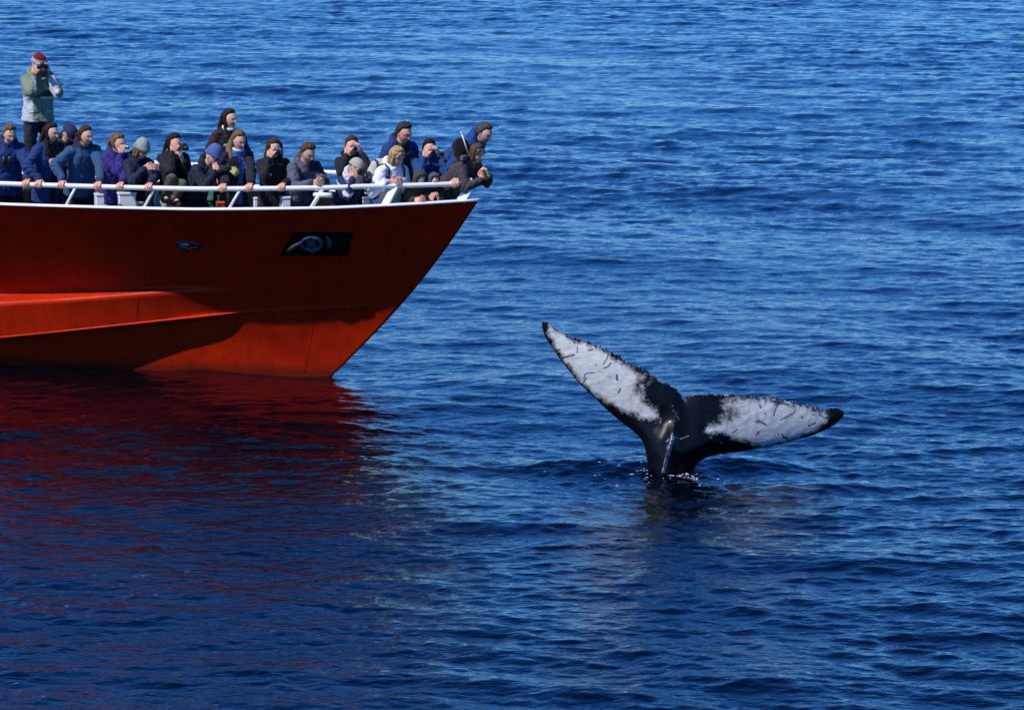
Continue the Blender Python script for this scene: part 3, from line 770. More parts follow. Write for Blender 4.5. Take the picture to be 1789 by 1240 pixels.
    col = mix(math_('MULTIPLY', A('pink'), .8), col, (.55, .30, .25))
    nt.links.new(col, b.inputs['Base Color'])
    b.inputs['Roughness'].default_value = .33; b.inputs['Coat Weight'].default_value = .07; b.inputs['Coat Roughness'].default_value = .1; b.inputs['Specular IOR Level'].default_value = .2
    bp = N(nt, 'ShaderNodeBump'); bp.inputs['Distance'].default_value = .0022; nt.links.new(nf, bp.inputs['Height'])
    bp2 = N(nt, 'ShaderNodeBump'); bp2.inputs['Distance'].default_value = .004; nt.links.new(ncl, bp2.inputs['Height']); nt.links.new(bp.outputs[0], bp2.inputs['Normal'])
    nt.links.new(bp2.outputs[0], b.inputs['Normal'])
    root = empty('whale', (WB.x, WB.y, 0)); tag(root, 'humpback whale tail raised upright out of the sea, white underside with black edges', 'whale')
    link('tail_fluke', me, m, root)
    # water drops hanging on the skin and barnacles on the ragged edge
    V = VV; dm = MB(); bm_ = MB(); ax = (Vector((1,0,0)), Vector((0,1,0)), Vector((0,0,1)))
    te = np.where(edge & (dT < 1e-3) & (V2[:, 0] > 200) & (V2[:, 0] < 1680))[0]
    for i in g.choice(te, 55, replace=False):
        r_ = g.uniform(.004, .012); bm_.ellipsoid(V[i]+np.array([g.normal()*.004, -.004, g.normal()*.006]), ax, (r_, r_*1.2, r_*1.15), 6, 4)
    for i in g.choice(te, 22, replace=False): dm.ellipsoid(V[i]+np.array([0, -.01, .004]), ax, (.004, .004, .004), 6, 4)
    o = bm_.build('barnacles', plain('barnacle', (.009, .009, .008), .6, noise=.6, scale=60), root, True); o['kind'] = 'stuff'
    o = dm.build('water_drops', M['foam'], root, True); o['kind'] = 'stuff'
    # foam flecks where the stock breaks the surface
    fm = MB()
    for _ in range(70):
        th = g.uniform(0, 6.28); rr = abs(g.normal(0, .09)) + .03
        ex = .235 + rr*(1 + 2.2*(g.random() < .25)); ey = .24+rr
        x = WB.x - .02 + ex*math.cos(th); y = WB.y + ey*math.sin(th)
        if g.random() < .3: x = WB.x + g.normal(-.45, .6); y = WB.y + g.normal(-.05, .55)
        z, _, _ = sea(np.array([x]), np.array([y])); q = g.uniform(.002, .006)*(1.4 if rr < .08 else 1)
        fm.ellipsoid((x, y, float(z[0])+.003), ax, (q*g.uniform(1, 4.), q*1.2, q*.4), 6, 4)
    for _ in range(34):       # collar of churned water at the right foot
        x = WB.x + g.uniform(-.02, .30); y = WB.y - .27 + g.normal()*.05; z, _, _ = sea(np.array([x]), np.array([y])); q = g.uniform(.003, .007)
        fm.ellipsoid((x, y, float(z[0])+.004), ax, (q*2.2, q*1.4, q*.6), 6, 4)
    o = fm.build('foam', M['foam'], None, True); tag(o, 'white foam flecks floating round the base of the whale tail', 'foam', kind='stuff')
build_whale()

# ------------------------------------------------------------------ people
SKIN = np.array((.70, .41, .275))
def hand_shape(curl, spread=.0, thumb=.5):
    """right hand: wrist at 0, fingers along +x, back of hand +z, thumb on +y; five separate bent fingers"""
    mb = MB()
    for y, r0, r1 in ((-.030, .013, .012), (-.010, .015, .013), (.011, .015, .013), (.030, .014, .013)):
        mb.capsule((.004, y*.62, 0), (.086, y, 0), r0, r1, 8)
    for y, L, c in ((-.033, .060, 1.1), (-.011, .076, 1.0), (.011, .082, .97), (.032, .073, .92)):
        p = Vector((.088, y, 0)); ang = 0; sp = y*spread*6
        for k, (f, cc) in enumerate(((.45, .55), (.32, 1.0), (.23, .8))):
            ang += R(curl)*cc*c; q = p + Vector((math.cos(ang), sp, -math.sin(ang)))*L*f*1.15
            mb.capsule(p, q, .0098-.0008*k, .0090-.0008*k, 8); p = q
    p = Vector((.022, .026, -.004)); q = p + Vector((.030, .030, -.014)); mb.capsule(p, q, .015, .012, 8)
    r_ = q + Vector((.030, .012-.02*thumb, -.016*thumb-.004)); mb.capsule(q, r_, .0115, .010, 8)
    mb.capsule(r_, r_ + Vector((.022, .0-.012*thumb, -.012*thumb)), .010, .0088, 8)
    V, Nn, F = fuse(mb, .0042, 1); return V, F
HANDS = {'grip': hand_shape(52), 'hold': hand_shape(34, .02, .8), 'soft': hand_shape(17, .03, .2), 'fist': hand_shape(68, 0, 1.)}

NU, NV = 60, 48
def head_shape():
    """a sculpted head: x forward, z up, centre between the ears; returns verts, faces, unit directions"""
    V = []; D = []
    for j in range(NV+1):
        th = math.pi*j/NV
        for i in range(NU):
            ph = 2*math.pi*i/NU
            D.append((math.sin(max(th, 1e-3))*math.cos(ph), math.sin(max(th, 1e-3))*math.sin(ph), math.cos(th)))
    D = np.array(D); x, y, z = D.T
    lo = np.clip(-z, 0, 1); wy = .076*(1-.30*lo**1.6); wx = np.where(x > 0, .096*(1-.03*lo), .100*(1-.42*lo**1.2))
    V = np.stack([x*wx, y*wy, z*np.where(z > 0, .112, .122)], 1)
    V[:, 0] += .012*lo**1.2
    f = np.clip(x, 0, 1)
    Y, Z = V[:, 1], V[:, 2]
    G = lambda cy, cz, sy, sz: np.exp(-((Y-cy)/sy)**2-((Z-cz)/sz)**2)*f
    front = f*0
    front += .026*G(0, -.030, .011, .014) + .015*G(0, -.008, .009, .024)           # nose
    for s in (1, -1):
        front += -.007*G(.031*s, .004, .016, .012) + .008*G(.028*s, .026, .026, .009)   # sockets, brows
        front += .006*G(.040*s, -.030, .018, .018) - .003*G(.026*s, -.068, .010, .02) + .004*G(.013*s, -.034, .007, .007)
        front += .004*G(.031*s, .004, .010, .006)                                    # eyelids
    front += .008*G(0, -.058, .021, .006) + .007*G(0, -.070, .018, .006) - .003*G(0, -.0642, .022, .0028)
    front += .009*G(0, -.098, .020, .014) - .004*G(0, -.083, .02, .006)
    V[:, 0] += front
    F = []
    for j in range(NV):
        for i in range(NU): F.append((j*NU+i, (j+1)*NU+i, (j+1)*NU+(i+1) % NU, j*NU+(i+1) % NU))
    return V, F, D
HV, HF, HD = head_shape()
def head_colors(skin, hair, lip=1.0, beard=0):
    Y, Z = HV[:, 1], HV[:, 2]; f = (HD[:, 0] > .35)
    c = np.repeat(np.array(skin)[None], len(HV), 0)
    def paint(w, col):
        nonlocal c; w = np.clip(w, 0, 1)[:, None]*f[:, None]; c = c*(1-w) + np.array(col)*w
    red = np.array(skin)*np.array((1.12, .75, .7))
    for s in (1, -1):
        paint(.5*np.exp(-((Y-.04*s)/.02)**2-((Z+.03)/.02)**2), red)
        paint(np.exp(-((Y-.031*s)/.016)**4-((Z-.024-.002*np.cos((Y-.031*s)/.01))/.0055)**4)*.55, np.array(hair)*.7+np.array(skin)*.15)
        paint(np.exp(-((Y-.031*s)/.0145)**4-((Z-.004)/.0062)**4), np.array(skin)*.8+.06)
        paint(np.exp(-((Y-.032*s)/.0065)**4-((Z-.004)/.0060)**4), (.02, .014, .01))
        paint(np.exp(-((Y-.031*s)/.017)**4-((Z-.0105)/.0030)**4)*.25, (.08, .04, .03))
        paint(np.exp(-((Y-.008*s)/.004)**2-((Z+.044)/.003)**2)*.8, red*.25)
    paint(.4*np.exp(-(Y/.013)**2-((Z+.03)/.012)**2), red)
    paint(np.exp(-(Y/.022)**4-((Z+.064)/.0095)**4)*.8*lip, (.36, .09, .07))
    paint(np.exp(-(Y/.022)**4-((Z+.064)/.0022)**4)*.9, (.06, .015, .012))
    if beard: paint(beard*((Z < -.04)*1.), np.array(hair)*.8+np.array(skin)*.3)
    return c
def hair_mask(style):
    x, y, z = HD.T
    line = .42 - .25*np.abs(y)
    top = np.clip((z - .49 - .38*np.clip(x, 0, 1)**1.5 + .10*np.abs(y))/.30, 0, 1)
    back = np.clip((.10 + .16*np.clip((z-.1)/.4, 0, 1) - x)/.20, 0, 1)*np.clip((z+.66)/.15, 0, 1)
    if style == 'short': back = back*np.clip((z + .40 - .45*np.clip(x+.45, 0, .8))/.2, 0, 1)
    return np.maximum(top, back)
def shell(mask, off_in, thick, bias=None, smooth_it=2):
    """closed skull shell standing proud where mask=1 and sunk below the skin elsewhere"""
    m = mask.reshape(NV+1, NU).copy()
    for _ in range(smooth_it):
        m = .5*m + .125*(np.roll(m, 1, 1)+np.roll(m, -1, 1)) + .125*(np.vstack([m[:1], m[:-1]])+np.vstack([m[1:], m[-1:]]))
    m = m.ravel(); o = -off_in + (thick+off_in)*m**1.15
    if bias is not None: o = o + bias*(m > .5)
    return HV*.985 + HD*o[:, None]
def frame(yaw, pitch, roll=0):
    y, p = R(yaw), R(pitch)
    f = Vector((math.cos(p)*math.cos(y), math.cos(p)*math.sin(y), math.sin(p)))
    l = Vector((-math.sin(y), math.cos(y), 0)); u = f.cross(l)
    if roll:
        l2 = l*math.cos(R(roll)) + u*math.sin(R(roll)); u = f.cross(l2); l = l2
    return f, l, u
def put(V, c, f, l, u, s=1.0, mirror=False):
    V = np.asarray(V)*s
    if mirror: V = V*np.array((1, -1, 1))
    return np.array(c)[None] + V[:, 0:1]*np.array(f) + V[:, 1:2]*np.array(l) + V[:, 2:3]*np.array(u)
def ik(S, T, a, b, pole):
    d = T-S; D = d.length; mx = (a+b)*.995
    if D > mx: k = D/mx; a *= k; b *= k; D = min(D, (a+b)*.999)
    n = d.normalized(); x = (a*a-b*b+D*D)/(2*D); h = math.sqrt(max(a*a-x*x, 0))
    p = (pole-n*pole.dot(n)); p = p.normalized() if p.length > 1e-4 else Vector((0, 0, -1))
    return S + n*x + p*h
def multi(parts):
    """join (V,F,col) triples"""
    VV, FF, CC, n = [], [], [], 0
    for V, F, c in parts:
        V = np.asarray(V); VV.append(V); CC.append(np.broadcast_to(np.asarray(c), (len(V), 3)))
        FF += [tuple(int(i)+n for i in f) for f in F]; n += len(V)
    return np.concatenate(VV), FF, np.concatenate(CC)

BROWN = (.055, .028, .014); DARKB = (.018, .010, .007); BLOND = (.42, .27, .12); GREYB = (.075, .06, .05); LBROWN = (.15, .08, .035)
NPEOPLE = 0
def person(label, px, py, d, heading, lean, hyaw=None, hpitch=-15, s=1.0, L=None, Rh=None, coat=(.05, .05, .05), coatf=None,
           hair=BROWN, style='short', trousers=(.012, .014, .02), hat=None, cam=None, collar=None, skin=SKIN, glasses=False,
           bulk=1.0, hem=.16, beard=0, mitten=None, hood=None, pose=None, roll=0, boots=(.02, .015, .012), stand=None, hipback=0):
    global NPEOPLE; NPEOPLE += 1; seed = NPEOPLE
    H = on_ray_inboard(px, py, d); hyaw = heading if hyaw is None else hyaw
    h, l, _ = frame(heading, 0); Z = Vector((0, 0, 1))
    up = (Z*math.cos(R(lean)) + h*math.sin(R(lean))).normalized(); fw = (h*math.cos(R(lean)) - Z*math.sin(R(lean))).normalized()
    hf, hl, hu = frame(hyaw, hpitch, roll)
    nb = H - (up+Z*.6+hu*.6).normalized()*.150*s - hf*.022*s       # base of the neck
    pel = nb - up*.50*s - h*hipback
    for _ in range(3):
        for hh in (0, hem*s):
            q_ = pel - up*hh; c_ = inside_hull(q_, .23*s); dv = c_ - q_; dv.z = 0; pel = pel + dv
        up = (nb-pel).normalized(); fw = (h - up*h.dot(up)).normalized()
        pel = nb - up*.50*s
    l = up.cross(fw); base = Vector((pel.x, pel.y, 0)) + h*0
    ub_ = (inside_hull(Vector((pel.x, pel.y, DECK)), .15)-BO).dot(FW); floor = float(deckz(ub_)); fl0 = floor
    leg = (.44+.42)*s
    if stand is not None: floor = stand
    elif pel.z - floor > leg*1.06+.08: floor = pel.z - leg*1.0 - .08
    root = empty('person', (pel.x, pel.y, floor)); tag(root, label, 'person', 'people crowding the bow rail')
    sh = {1: nb + l*.165*s - up*.062*s, -1: nb - l*.160*s - up*.062*s}
    campos = None
    if cam: campos = H + hf*(.135*s if cam[0] != 'camcorder' else .12) + hu*.012*s
    hands = {}
    for sg, spec in ((1, L), (-1, Rh)):
        if spec is None: spec = ('side',)
        k = spec[0]
        if k == 'rail':
            u_ = rail_px(spec[1]); P = rail_u(u_); hx = (ST*.86 + h*.35 + Z*-.22).normalized(); hz = (Z - hx*Z.dot(hx)).normalized()
            hy = hz.cross(hx); W = P - hx*.075*s + hz*(RR+.012); kind = 'grip'
        elif k == 'cam':
            W = campos + hl*sg*(.105*s) - hu*.095*s - hf*.005; hx = (hu*.90 - hl*sg*.40 + hf*.1).normalized(); hz = (hl*sg*.75 + hf*.65); hz = (hz - hx*hz.dot(hx)).normalized(); hy = hz.cross(hx); kind = 'hold'
        elif k == 'pt':           # free hand: image position and closeness
            P = on_ray_inboard(spec[1], spec[2], spec[3]); dr = spec[4] if len(spec) > 4 else (0, 0, 1)
            hx = (h*dr[0] + l*dr[1] + Z*dr[2]).normalized(); hz = (h*.8 + l*sg*.5 + Z*.4); hz = (hz - hx*hz.dot(hx)).normalized(); hy = hz.cross(hx); W = P - hx*.08*s; kind = spec[5] if len(spec) > 5 else 'fist'
        else:
            W = sh[sg] - up*.50*s + l*sg*.06 + fw*.05; hx = (-up + fw*.2).normalized(); hz = (l*sg - hx*hx.dot(l*sg)).normalized(); hy = hz.cross(hx); kind = 'soft'
        hands[sg] = (W, hx, hy, hz, kind)
    # ---- skeleton
    el = {}
    for sg in (1, -1):
        W = hands[sg][0]; pole = (l*sg*.45 - Z*1.0 - fw*.1) if (hands[sg][4] != 'grip') else (l*sg*.9 - h*.3 - Z*.1)
        el[sg] = ik(sh[sg], W, .285*s, .255*s, pole)
        if s < .8: el[sg] = inside_hull(el[sg] if el[sg].z < 2.1 else el[sg] - ST*.12 + Z*.0, .12)
    hip = {sg: pel + l*sg*.09*s - up*.02 for sg in (1, -1)}
    foot = {sg: Vector((pel.x, pel.y, floor)) + l*sg*.12*s - h*.06*(1 if lean > 0 else 0) + h*.04*sg + Z*.07*s for sg in (1, -1)}
    foot = {k_: inside_hull(v_, .22) for k_, v_ in foot.items()}
    if pose == 'seat':
        foot[1] = on_ray_inboard(288, 346, .34); foot[-1] = on_ray_inboard(306, 350, .32)
    knee = {sg: inside_hull(ik(hip[sg], foot[sg], .44*s, .42*s, h + l*sg*.25), .17) for sg in (1, -1)}
    if pose == 'seat': knee[1] = on_ray_inboard(300, 312, .22); knee[-1] = on_ray_inboard(318, 322, .28)
    # ---- body: one continuous figure (head, neck, trunk, limbs, hands)
    mb = MB()
    mb.loft([(pel-up*.09*s, l, fw, .13*s, .09*s), (pel, l, fw, .15*s, .10*s), (pel+up*.2*s, l, fw, .125*s, .09*s), (pel+up*.38*s, l, fw, .15*s, .10*s), (pel+up*.47*s, l, fw, .12*s, .07*s), (nb+up*.01, l, fw, .055*s, .055*s)], 14)
    mb.capsule(nb-up*.03, H-hu*.055*s-hf*.02*s, .060*s, .052*s)
    for sg in (1, -1):
        W = hands[sg][0]; mb.capsule(sh[sg], el[sg], .043*s, .038*s); mb.capsule(el[sg], W, .040*s, .026*s)
        mb.capsule(hip[sg], knee[sg], .075*s, .052*s); mb.capsule(knee[sg], foot[sg], .050*s, .035*s)
        mb.capsule(foot[sg], foot[sg] + h*.12*s - Z*.03*s, .035*s, .03*s)
    V, _, F = fuse(mb, .017*s, 1)
    parts = [(V, F, skin), (put(HV, H, hf, hl, hu, s), HF, head_colors(skin, hair, 1.0 if style != 'short' else .45, beard))]
    ax = (hf, hl, hu)
    for sg in (1, -1):
        e = MB(); c_ = H + hl*sg*.074*s - hf*.006*s - hu*.008*s
        e.ellipsoid(c_, ((hf*.95+hu*.3).normalized(), (hl*.5*sg-hf*.4).normalized(), hu), (.018*s, .011*s, .031*s), 10, 8); a_ = e.arrays(); parts.append((a_[0], a_[1], np.array(skin)*.95))
        W, hx, hy, hz, kind = hands[sg]; HVv, HFf = HANDS[kind]
        flip = (sg == 1)
        hc = np.array(skin)*np.array((1.05, .9, .88))
        if mitten and sg in mitten[0]: hc = np.array(mitten[1])
        hy2 = hy if not flip else hy
        parts.append((put(HVv, W, hx, hy, hz, s*1.06, mirror=flip), HFf if not flip else HFf[:, ::-1], hc))
    V, F, Cc = multi(parts)
    link('body', mesh_np('body', V, F, True, Cc), M['skin'], root)
    # ---- jacket
    mb = MB(); B = bulk*s
    mb.loft([(pel-up*hem*s, l, fw, .185*B, .150*B), (pel-up*.02*s, l, fw, .180*B, .145*B), (pel+up*.16*s, l, fw, .165*B, .130*B), (pel+up*.32*s, l, fw+up*0, .185*B, .138*B),
             (pel+up*.42*s, l, fw, .170*B, .115*B), (pel+up*.475*s, l, fw, .110*B, .088*B), (nb+up*.035*s, l, fw, .078*B, .078*B)], 20)
    for sg in (1, -1):
        W = hands[sg][0]; hx = hands[sg][1]; wr = W.lerp(el[sg], .10)
        mb.capsule(sh[sg]-l*sg*.010*s, el[sg], .074*B, .062*B); mb.capsule(el[sg], wr, .062*B, .047*B)
        mb.capsule(wr.lerp(el[sg], .12), wr, .052*B, .050*B)
    if hood is not False:
        hb = nb - fw*.045*s + up*.012*s
        mb.tube([hb + l*math.cos(t)*.088*B + fw*math.sin(t)*.083*B + up*(.018*s - .03*s*math.sin(t)) for t in np.linspace(0, 2*math.pi, 17)[:-1]], .034*B, 8, closed=True)
        mb.ellipsoid(nb - fw*.095*s - up*.01*s, (l, fw, up), (.10*B, .05*B, .085*B))
    V, Nn, F = fuse(mb, .0125*s, 2)
    # folds: across the sleeves and round the waist, soft pull lines
    P = V.astype(float); fold = np.abs(snoise(P*[1, 1, .8], .20, seed))**.6*.015 - .007 + snoise(P*[1, 1, 1.6], .075, seed+3)*.0055
    for sg in (1, -1):
        de = np.linalg.norm(P-np.array(el[sg]), axis=1); ax_ = (P-np.array(el[sg]))@np.array((hands[sg][0]-sh[sg]).normalized())
        fold += np.exp(-(de/.12)**2)*np.sin(ax_*120+seed)*.009
    P = P + Nn*(fold*s)[:, None]
    lx = (P-np.array(pel))@np.array(l); lz = (P-np.array(pel))@np.array(up)/s; lf = (P-np.array(pel))@np.array(fw)
    col = np.repeat(np.array(coat, float)[None], len(P), 0)
    arm = np.zeros(len(P)); 
    for sg in (1, -1):
        W = np.array(hands[sg][0]); E = np.array(el[sg]); S0 = np.array(sh[sg])
        def seg(a, b): t = np.clip(((P-a)@(b-a))/((b-a)@(b-a)), 0, 1); return np.linalg.norm(P-a-t[:, None]*(b-a), axis=1), t
        d1, t1 = seg(E, W); d2, t2 = seg(S0, E); a_ = (np.minimum(d1, d2) < .085*B) & ((np.abs(lx) > .15*s) | (d1 < .075*B)); arm = np.maximum(arm, a_*1.*sg if sg > 0 else a_*2.)
        col[(d1 < .075*B) & (t1 > .90)] *= .6
    if coatf is not None: coatf(col, lx/s, lz, lf/s, arm, P)
    if seed % 3 == 0: q = (np.abs(lz-.33) < .012) & (lx < -.05) & (lx > -.11) & (lf > .05) & (arm == 0); col[q] = (.55, .55, .55)
    if seed % 4 == 1: q = (np.abs(lz-.06*s) < .006) & (np.abs(np.abs(lx)-.10) < .045) & (lf > .05) & (arm == 0); col[q] = col[q]*2.5 + .02
    # zip line
    zz = (np.abs(lx) < .007) & (lf > .04) & (arm == 0); col[zz] = col[zz]*.45
    link('jacket', mesh_np('jacket', P, F, True, col), M['cloth'], root)
    # ---- trousers and boots
    mb = MB()
    mb.loft([(pel-up*.12*s, l, fw, .15*s, .125*s), (pel-up*.02*s, l, fw, .165*s, .13*s), (pel+up*.10*s, l, fw, .145*s, .11*s)], 14)
    for sg in (1, -1):
        mb.capsule(hip[sg]-Z*.03, knee[sg], .098*s, .074*s); mb.capsule(knee[sg], foot[sg]+Z*.04, .074*s, .062*s)
    V, Nn, F = fuse(mb, .017*s, 2); P = V.astype(float) + Nn*(snoise(V*[1, 1, 1.5], .12, seed)*.006)[:, None]
    tc_ = np.repeat(np.array(trousers, float)[None], len(P), 0)
    if pose == 'seat':
        q = snoise(P, .10, 4); tc_[q > .3] = (.035, .035, .02); tc_[q < -.35] = (.10, .10, .075)
    link('trousers', mesh_np('trousers', P, F, True, tc_), M['cloth'], root)
    for sg in (1, -1):
        mb = MB(); ft = foot[sg]; mb.capsule(ft + Z*.05*s - h*.02*s, ft + Z*-.005 - h*.02*s, .055*s, .05*s, 10); mb.capsule(ft - h*.03*s - Z*.025*s, ft + h*.15*s - Z*.035*s, .045*s, .038*s, 10)
        link('boot', mb.mesh('boot', True, np.repeat(np.array(boots)[None], mb.n, 0)), M['cloth'], root)
    # ---- hair
    if style != 'none':
        mk = hair_mask('short' if style == 'short' else 'long'); V = put(shell(mk, .006, .004 if hat else .017 if style == 'short' else .016, bias=None if hat else .010*np.clip(HD[:, 2], 0, 1)), H, hf, hl, hu, s)
        V = V + (snoise((V-np.array(H))*[1, 1, .3], .03, seed)*(.001 if hat else .0075 if style == 'short' else .004))[:, None]*put(HD, (0, 0, 0), hf, hl, hu)
        ps = [(V, HF, hair)]
        q = lambda x, y, z: H + (hf*x + hl*y + hu*z)*s
        mb = MB()
        if style == 'long':
            for y, r0 in ((-.062, .030), (.062, .030), (-.03, .04), (.03, .04), (0, .045)):
                back = -.055 - .02*(abs(y) < .05)
                e = q(back-.03, y*1.25, -.10); g_ = e - Z*.16*s - fw*.03 + l*y*.5
                mb.capsule(q(back, y, .04), e, r0*s, r0*.95*s); mb.capsule(e, g_, r0*.95*s, r0*.6*s)
            for y in ((-.070,) if seed % 2 else (-.070, .070)):
                e = q(.005, y*1.12, -.10); mb.capsule(q(-.01, y, .04), e, .022*s, .022*s); mb.capsule(e, e - Z*.15*s + fw*.05 - l*y*.3, .022*s, .011*s)
        elif style == 'front':      # long hair falling forward on both sides of the face
            for y, r0, fx in ((-.072, .028, .0), (.072, .028, .0), (-.08, .024, .035), (.08, .024, .035), (-.045, .045, -.06), (.045, .045, -.06)):
                e = q(fx, y*1.1, -.09); g_ = e - Z*.15*s + h*.03 + l*y*.25
                mb.capsule(q(fx-.01, y, .05), e, r0*s, r0*s); mb.capsule(e, g_, r0*s, r0*.55*s)
        elif style == 'pony':
            a0 = q(-.10, 0, .035); a1 = q(-.155, .0, -.03); a2 = a1 - Z*.13*s - hf*.02
            mb.capsule(q(-.07, 0, .04), a0, .03*s, .02*s); mb.capsule(a0, a1, .022*s, .032*s); mb.capsule(a1, a2, .032*s, .014*s)
        elif style == 'bob':
            for y, fx in ((-.066, .02), (.066, .02), (-.066, -.03), (.066, -.03), (-.03, -.07), (.03, -.07)):
                mb.capsule(q(fx, y, .05), q(fx, y*1.08, -.085), .028*s, .022*s)
            mb.capsule(q(.068, -.03, .072), q(.06, -.066, .02), .02*s, .014*s); mb.capsule(q(.068, .02, .075), q(.06, .066, .02), .02*s, .014*s)
        elif style == 'plait':
            a0 = q(-.05, -.065, -.03); a1 = q(-.02, -.10, -.12); a2 = a1 - Z*.18*s + h*.05
            mb.capsule(q(-.05, -.05, .03), a0, .035*s, .035*s); mb.capsule(a0, a1, .038*s, .042*s); mb.capsule(a1, a2, .042*s, .022*s)
        if mb.n:
            V2, N2, F2 = fuse(mb, .008*s, 1); V2 = V2 + N2*(snoise(V2*[1, 1, .12], .018, seed)*.005)[:, None]; ps.append((V2, F2, hair))
        V, F, Cc = multi(ps); st = 1 + .28*snoise((V-np.array(H))*[1, 1, .15], .03, seed+2)[:, None]
        Cc = Cc*np.clip(st, .4, 1.8)
        if style in ('front', 'plait') and hair == LBROWN: Cc = Cc*(1 + 1.3*np.clip(-((V-np.array(H))@np.array(hu))/.2, 0, 1)[:, None])
        link('hair', mesh_np('hair', V, F, True, Cc), M['hair'], root)
    x, y, z = HD.T
    if hat:
        kind, hc = hat[0], np.array(hat[1]); mk = None
        if kind == 'beanie':
            mk = (z > .24 - .30*np.clip(-x, 0, 1)).astype(float); V = shell(mk, .012, .026, bias=.012*np.clip(z-.55, 0, 1)*2.2, smooth_it=1)
            band = (z > .22 - .30*np.clip(-x, 0, 1)) & (z < .46 - .28*np.clip(-x, 0, 1)); V = V + HD*(band*.005)[:, None] + HD*(.0015*np.sin(np.arctan2(y, x)*40)*(z > .2))[:, None]
            cc = np.repeat(hc[None], len(V), 0)
            if len(hat) > 2: cc[z < .52] = np.array(hat[2])
            if len(hat) > 3: cc[np.abs(z-.56) < .05] = np.array(hat[3])
            else: V = V + np.array((-.018, 0, .035))*np.clip(z-.3, 0, 1)[:, None]
            parts = [(put(V, H, hf, hl, hu, s), HF, cc)]; mname = 'knit'
        elif kind in ('cap', 'headband'):
            if kind == 'cap': mk = (z > .30 - .32*np.clip(-x, 0, 1)).astype(float); V = shell(mk, .012, .024, bias=.010*np.clip(x, 0, 1), smooth_it=1)
            else: mk = ((z > .05 - .4*np.clip(-x, 0, 1)) & (z < .62)& (x < .5)).astype(float); V = shell(mk, .012, .022, smooth_it=1)
            parts = [(put(V, H, hf, hl, hu, s), HF, hc)]; mname = 'cloth'
            if kind == 'cap':
                pts = []; n_ = 14
                for i in range(n_+1):
                    t = math.pi*(i/n_-.5)*.86
                    for rr, dz in ((.092, .040), (.128, .036), (.168, .020)):
                        k = 1 if rr < .1 else (1.0)
                        pts.append((rr*math.cos(t)**.8*1.03 if True else 0, .080*math.sin(t)*(1 if rr < .15 else .92), dz - .010*(math.sin(t)**2)))
                pts = np.array(pts); low = pts - [0, 0, .005]; n3 = len(pts)
                Fv = []
                for i in range(n_):
                    for j in range(2):
                        a_ = i*3+j; Fv.append((a_, a_+1, a_+4, a_+3)); Fv.append((n3+a_, n3+a_+3, n3+a_+4, n3+a_+1))
                for i in range(n_): a_ = i*3+2; Fv.append((a_, n3+a_, n3+a_+3, a_+3))
                parts.append((put(np.concatenate([pts, low]), H, hf, hl, hu, s), Fv, hc*.8))
        elif kind == 'hood':
            mk = ((x < .45) | (z > .72)).astype(float); V = shell(mk, .012, .034, bias=.012*np.clip(z, 0, 1), smooth_it=1)
            parts = [(put(V, H, hf, hl, hu, s), HF, hc)]; mname = 'cloth'
            e = MB(); e.capsule(H - hf*.03*s - hu*.06*s, nb - fw*.03, .085*s, .10*s); a_ = e.arrays(); parts.append((a_[0], a_[1], hc))
        V, F, Cc = multi(parts); link({'beanie': 'beanie', 'cap': 'cap', 'hood': 'hood', 'headband': 'headband'}[kind], mesh_np(kind, V, F, True, Cc), M[mname], root)
    if collar is not None:
        mb = MB(); cb = nb + up*.045*s + fw*.006
        mb.tube([cb + l*math.cos(t)*.068*s + fw*math.sin(t)*.068*s - up*.030*s*max(0, math.sin(t)) for t in np.linspace(0, 2*math.pi, 17)[:-1]], .021*s, 8, closed=True, flat=1.3)
        link('collar', mb.mesh('collar', True, np.repeat(np.array(collar, float)[None], mb.n, 0)), M['cloth'], root)
    if glasses:
        mb = MB()
        for sg in (1, -1):
            cc = H + hl*sg*.031*s + hf*.098*s + hu*.004*s
            mb.tube([cc + hl*.020*s*math.cos(t) + hu*.014*s*math.sin(t) for t in np.linspace(0, 2*math.pi, 13)[:-1]], .0022, 5, closed=True)
            mb.tube([cc + hl*sg*.02*s, H + hl*sg*.078*s + hf*.02*s + hu*.012*s], .002, 5)
        mb.tube([H + hl*.011*s + hf*.1*s + hu*.008*s, H - hl*.011*s + hf*.1*s + hu*.008*s], .002, 5)
        mb.build('glasses', M['black'], root, True)
    info = dict(H=H, hf=hf, hl=hl, hu=hu, nb=nb, up=up, fw=fw, l=l, h=h, pel=pel, cam=campos, s=s, hands=hands, sh=sh, root=root, el=el)
    if floor > fl0 + .06 and stand is None: STEPS.append((pel, floor, h, fl0))
    if cam: camera_thing(cam, info)
    return info
STEPS = []
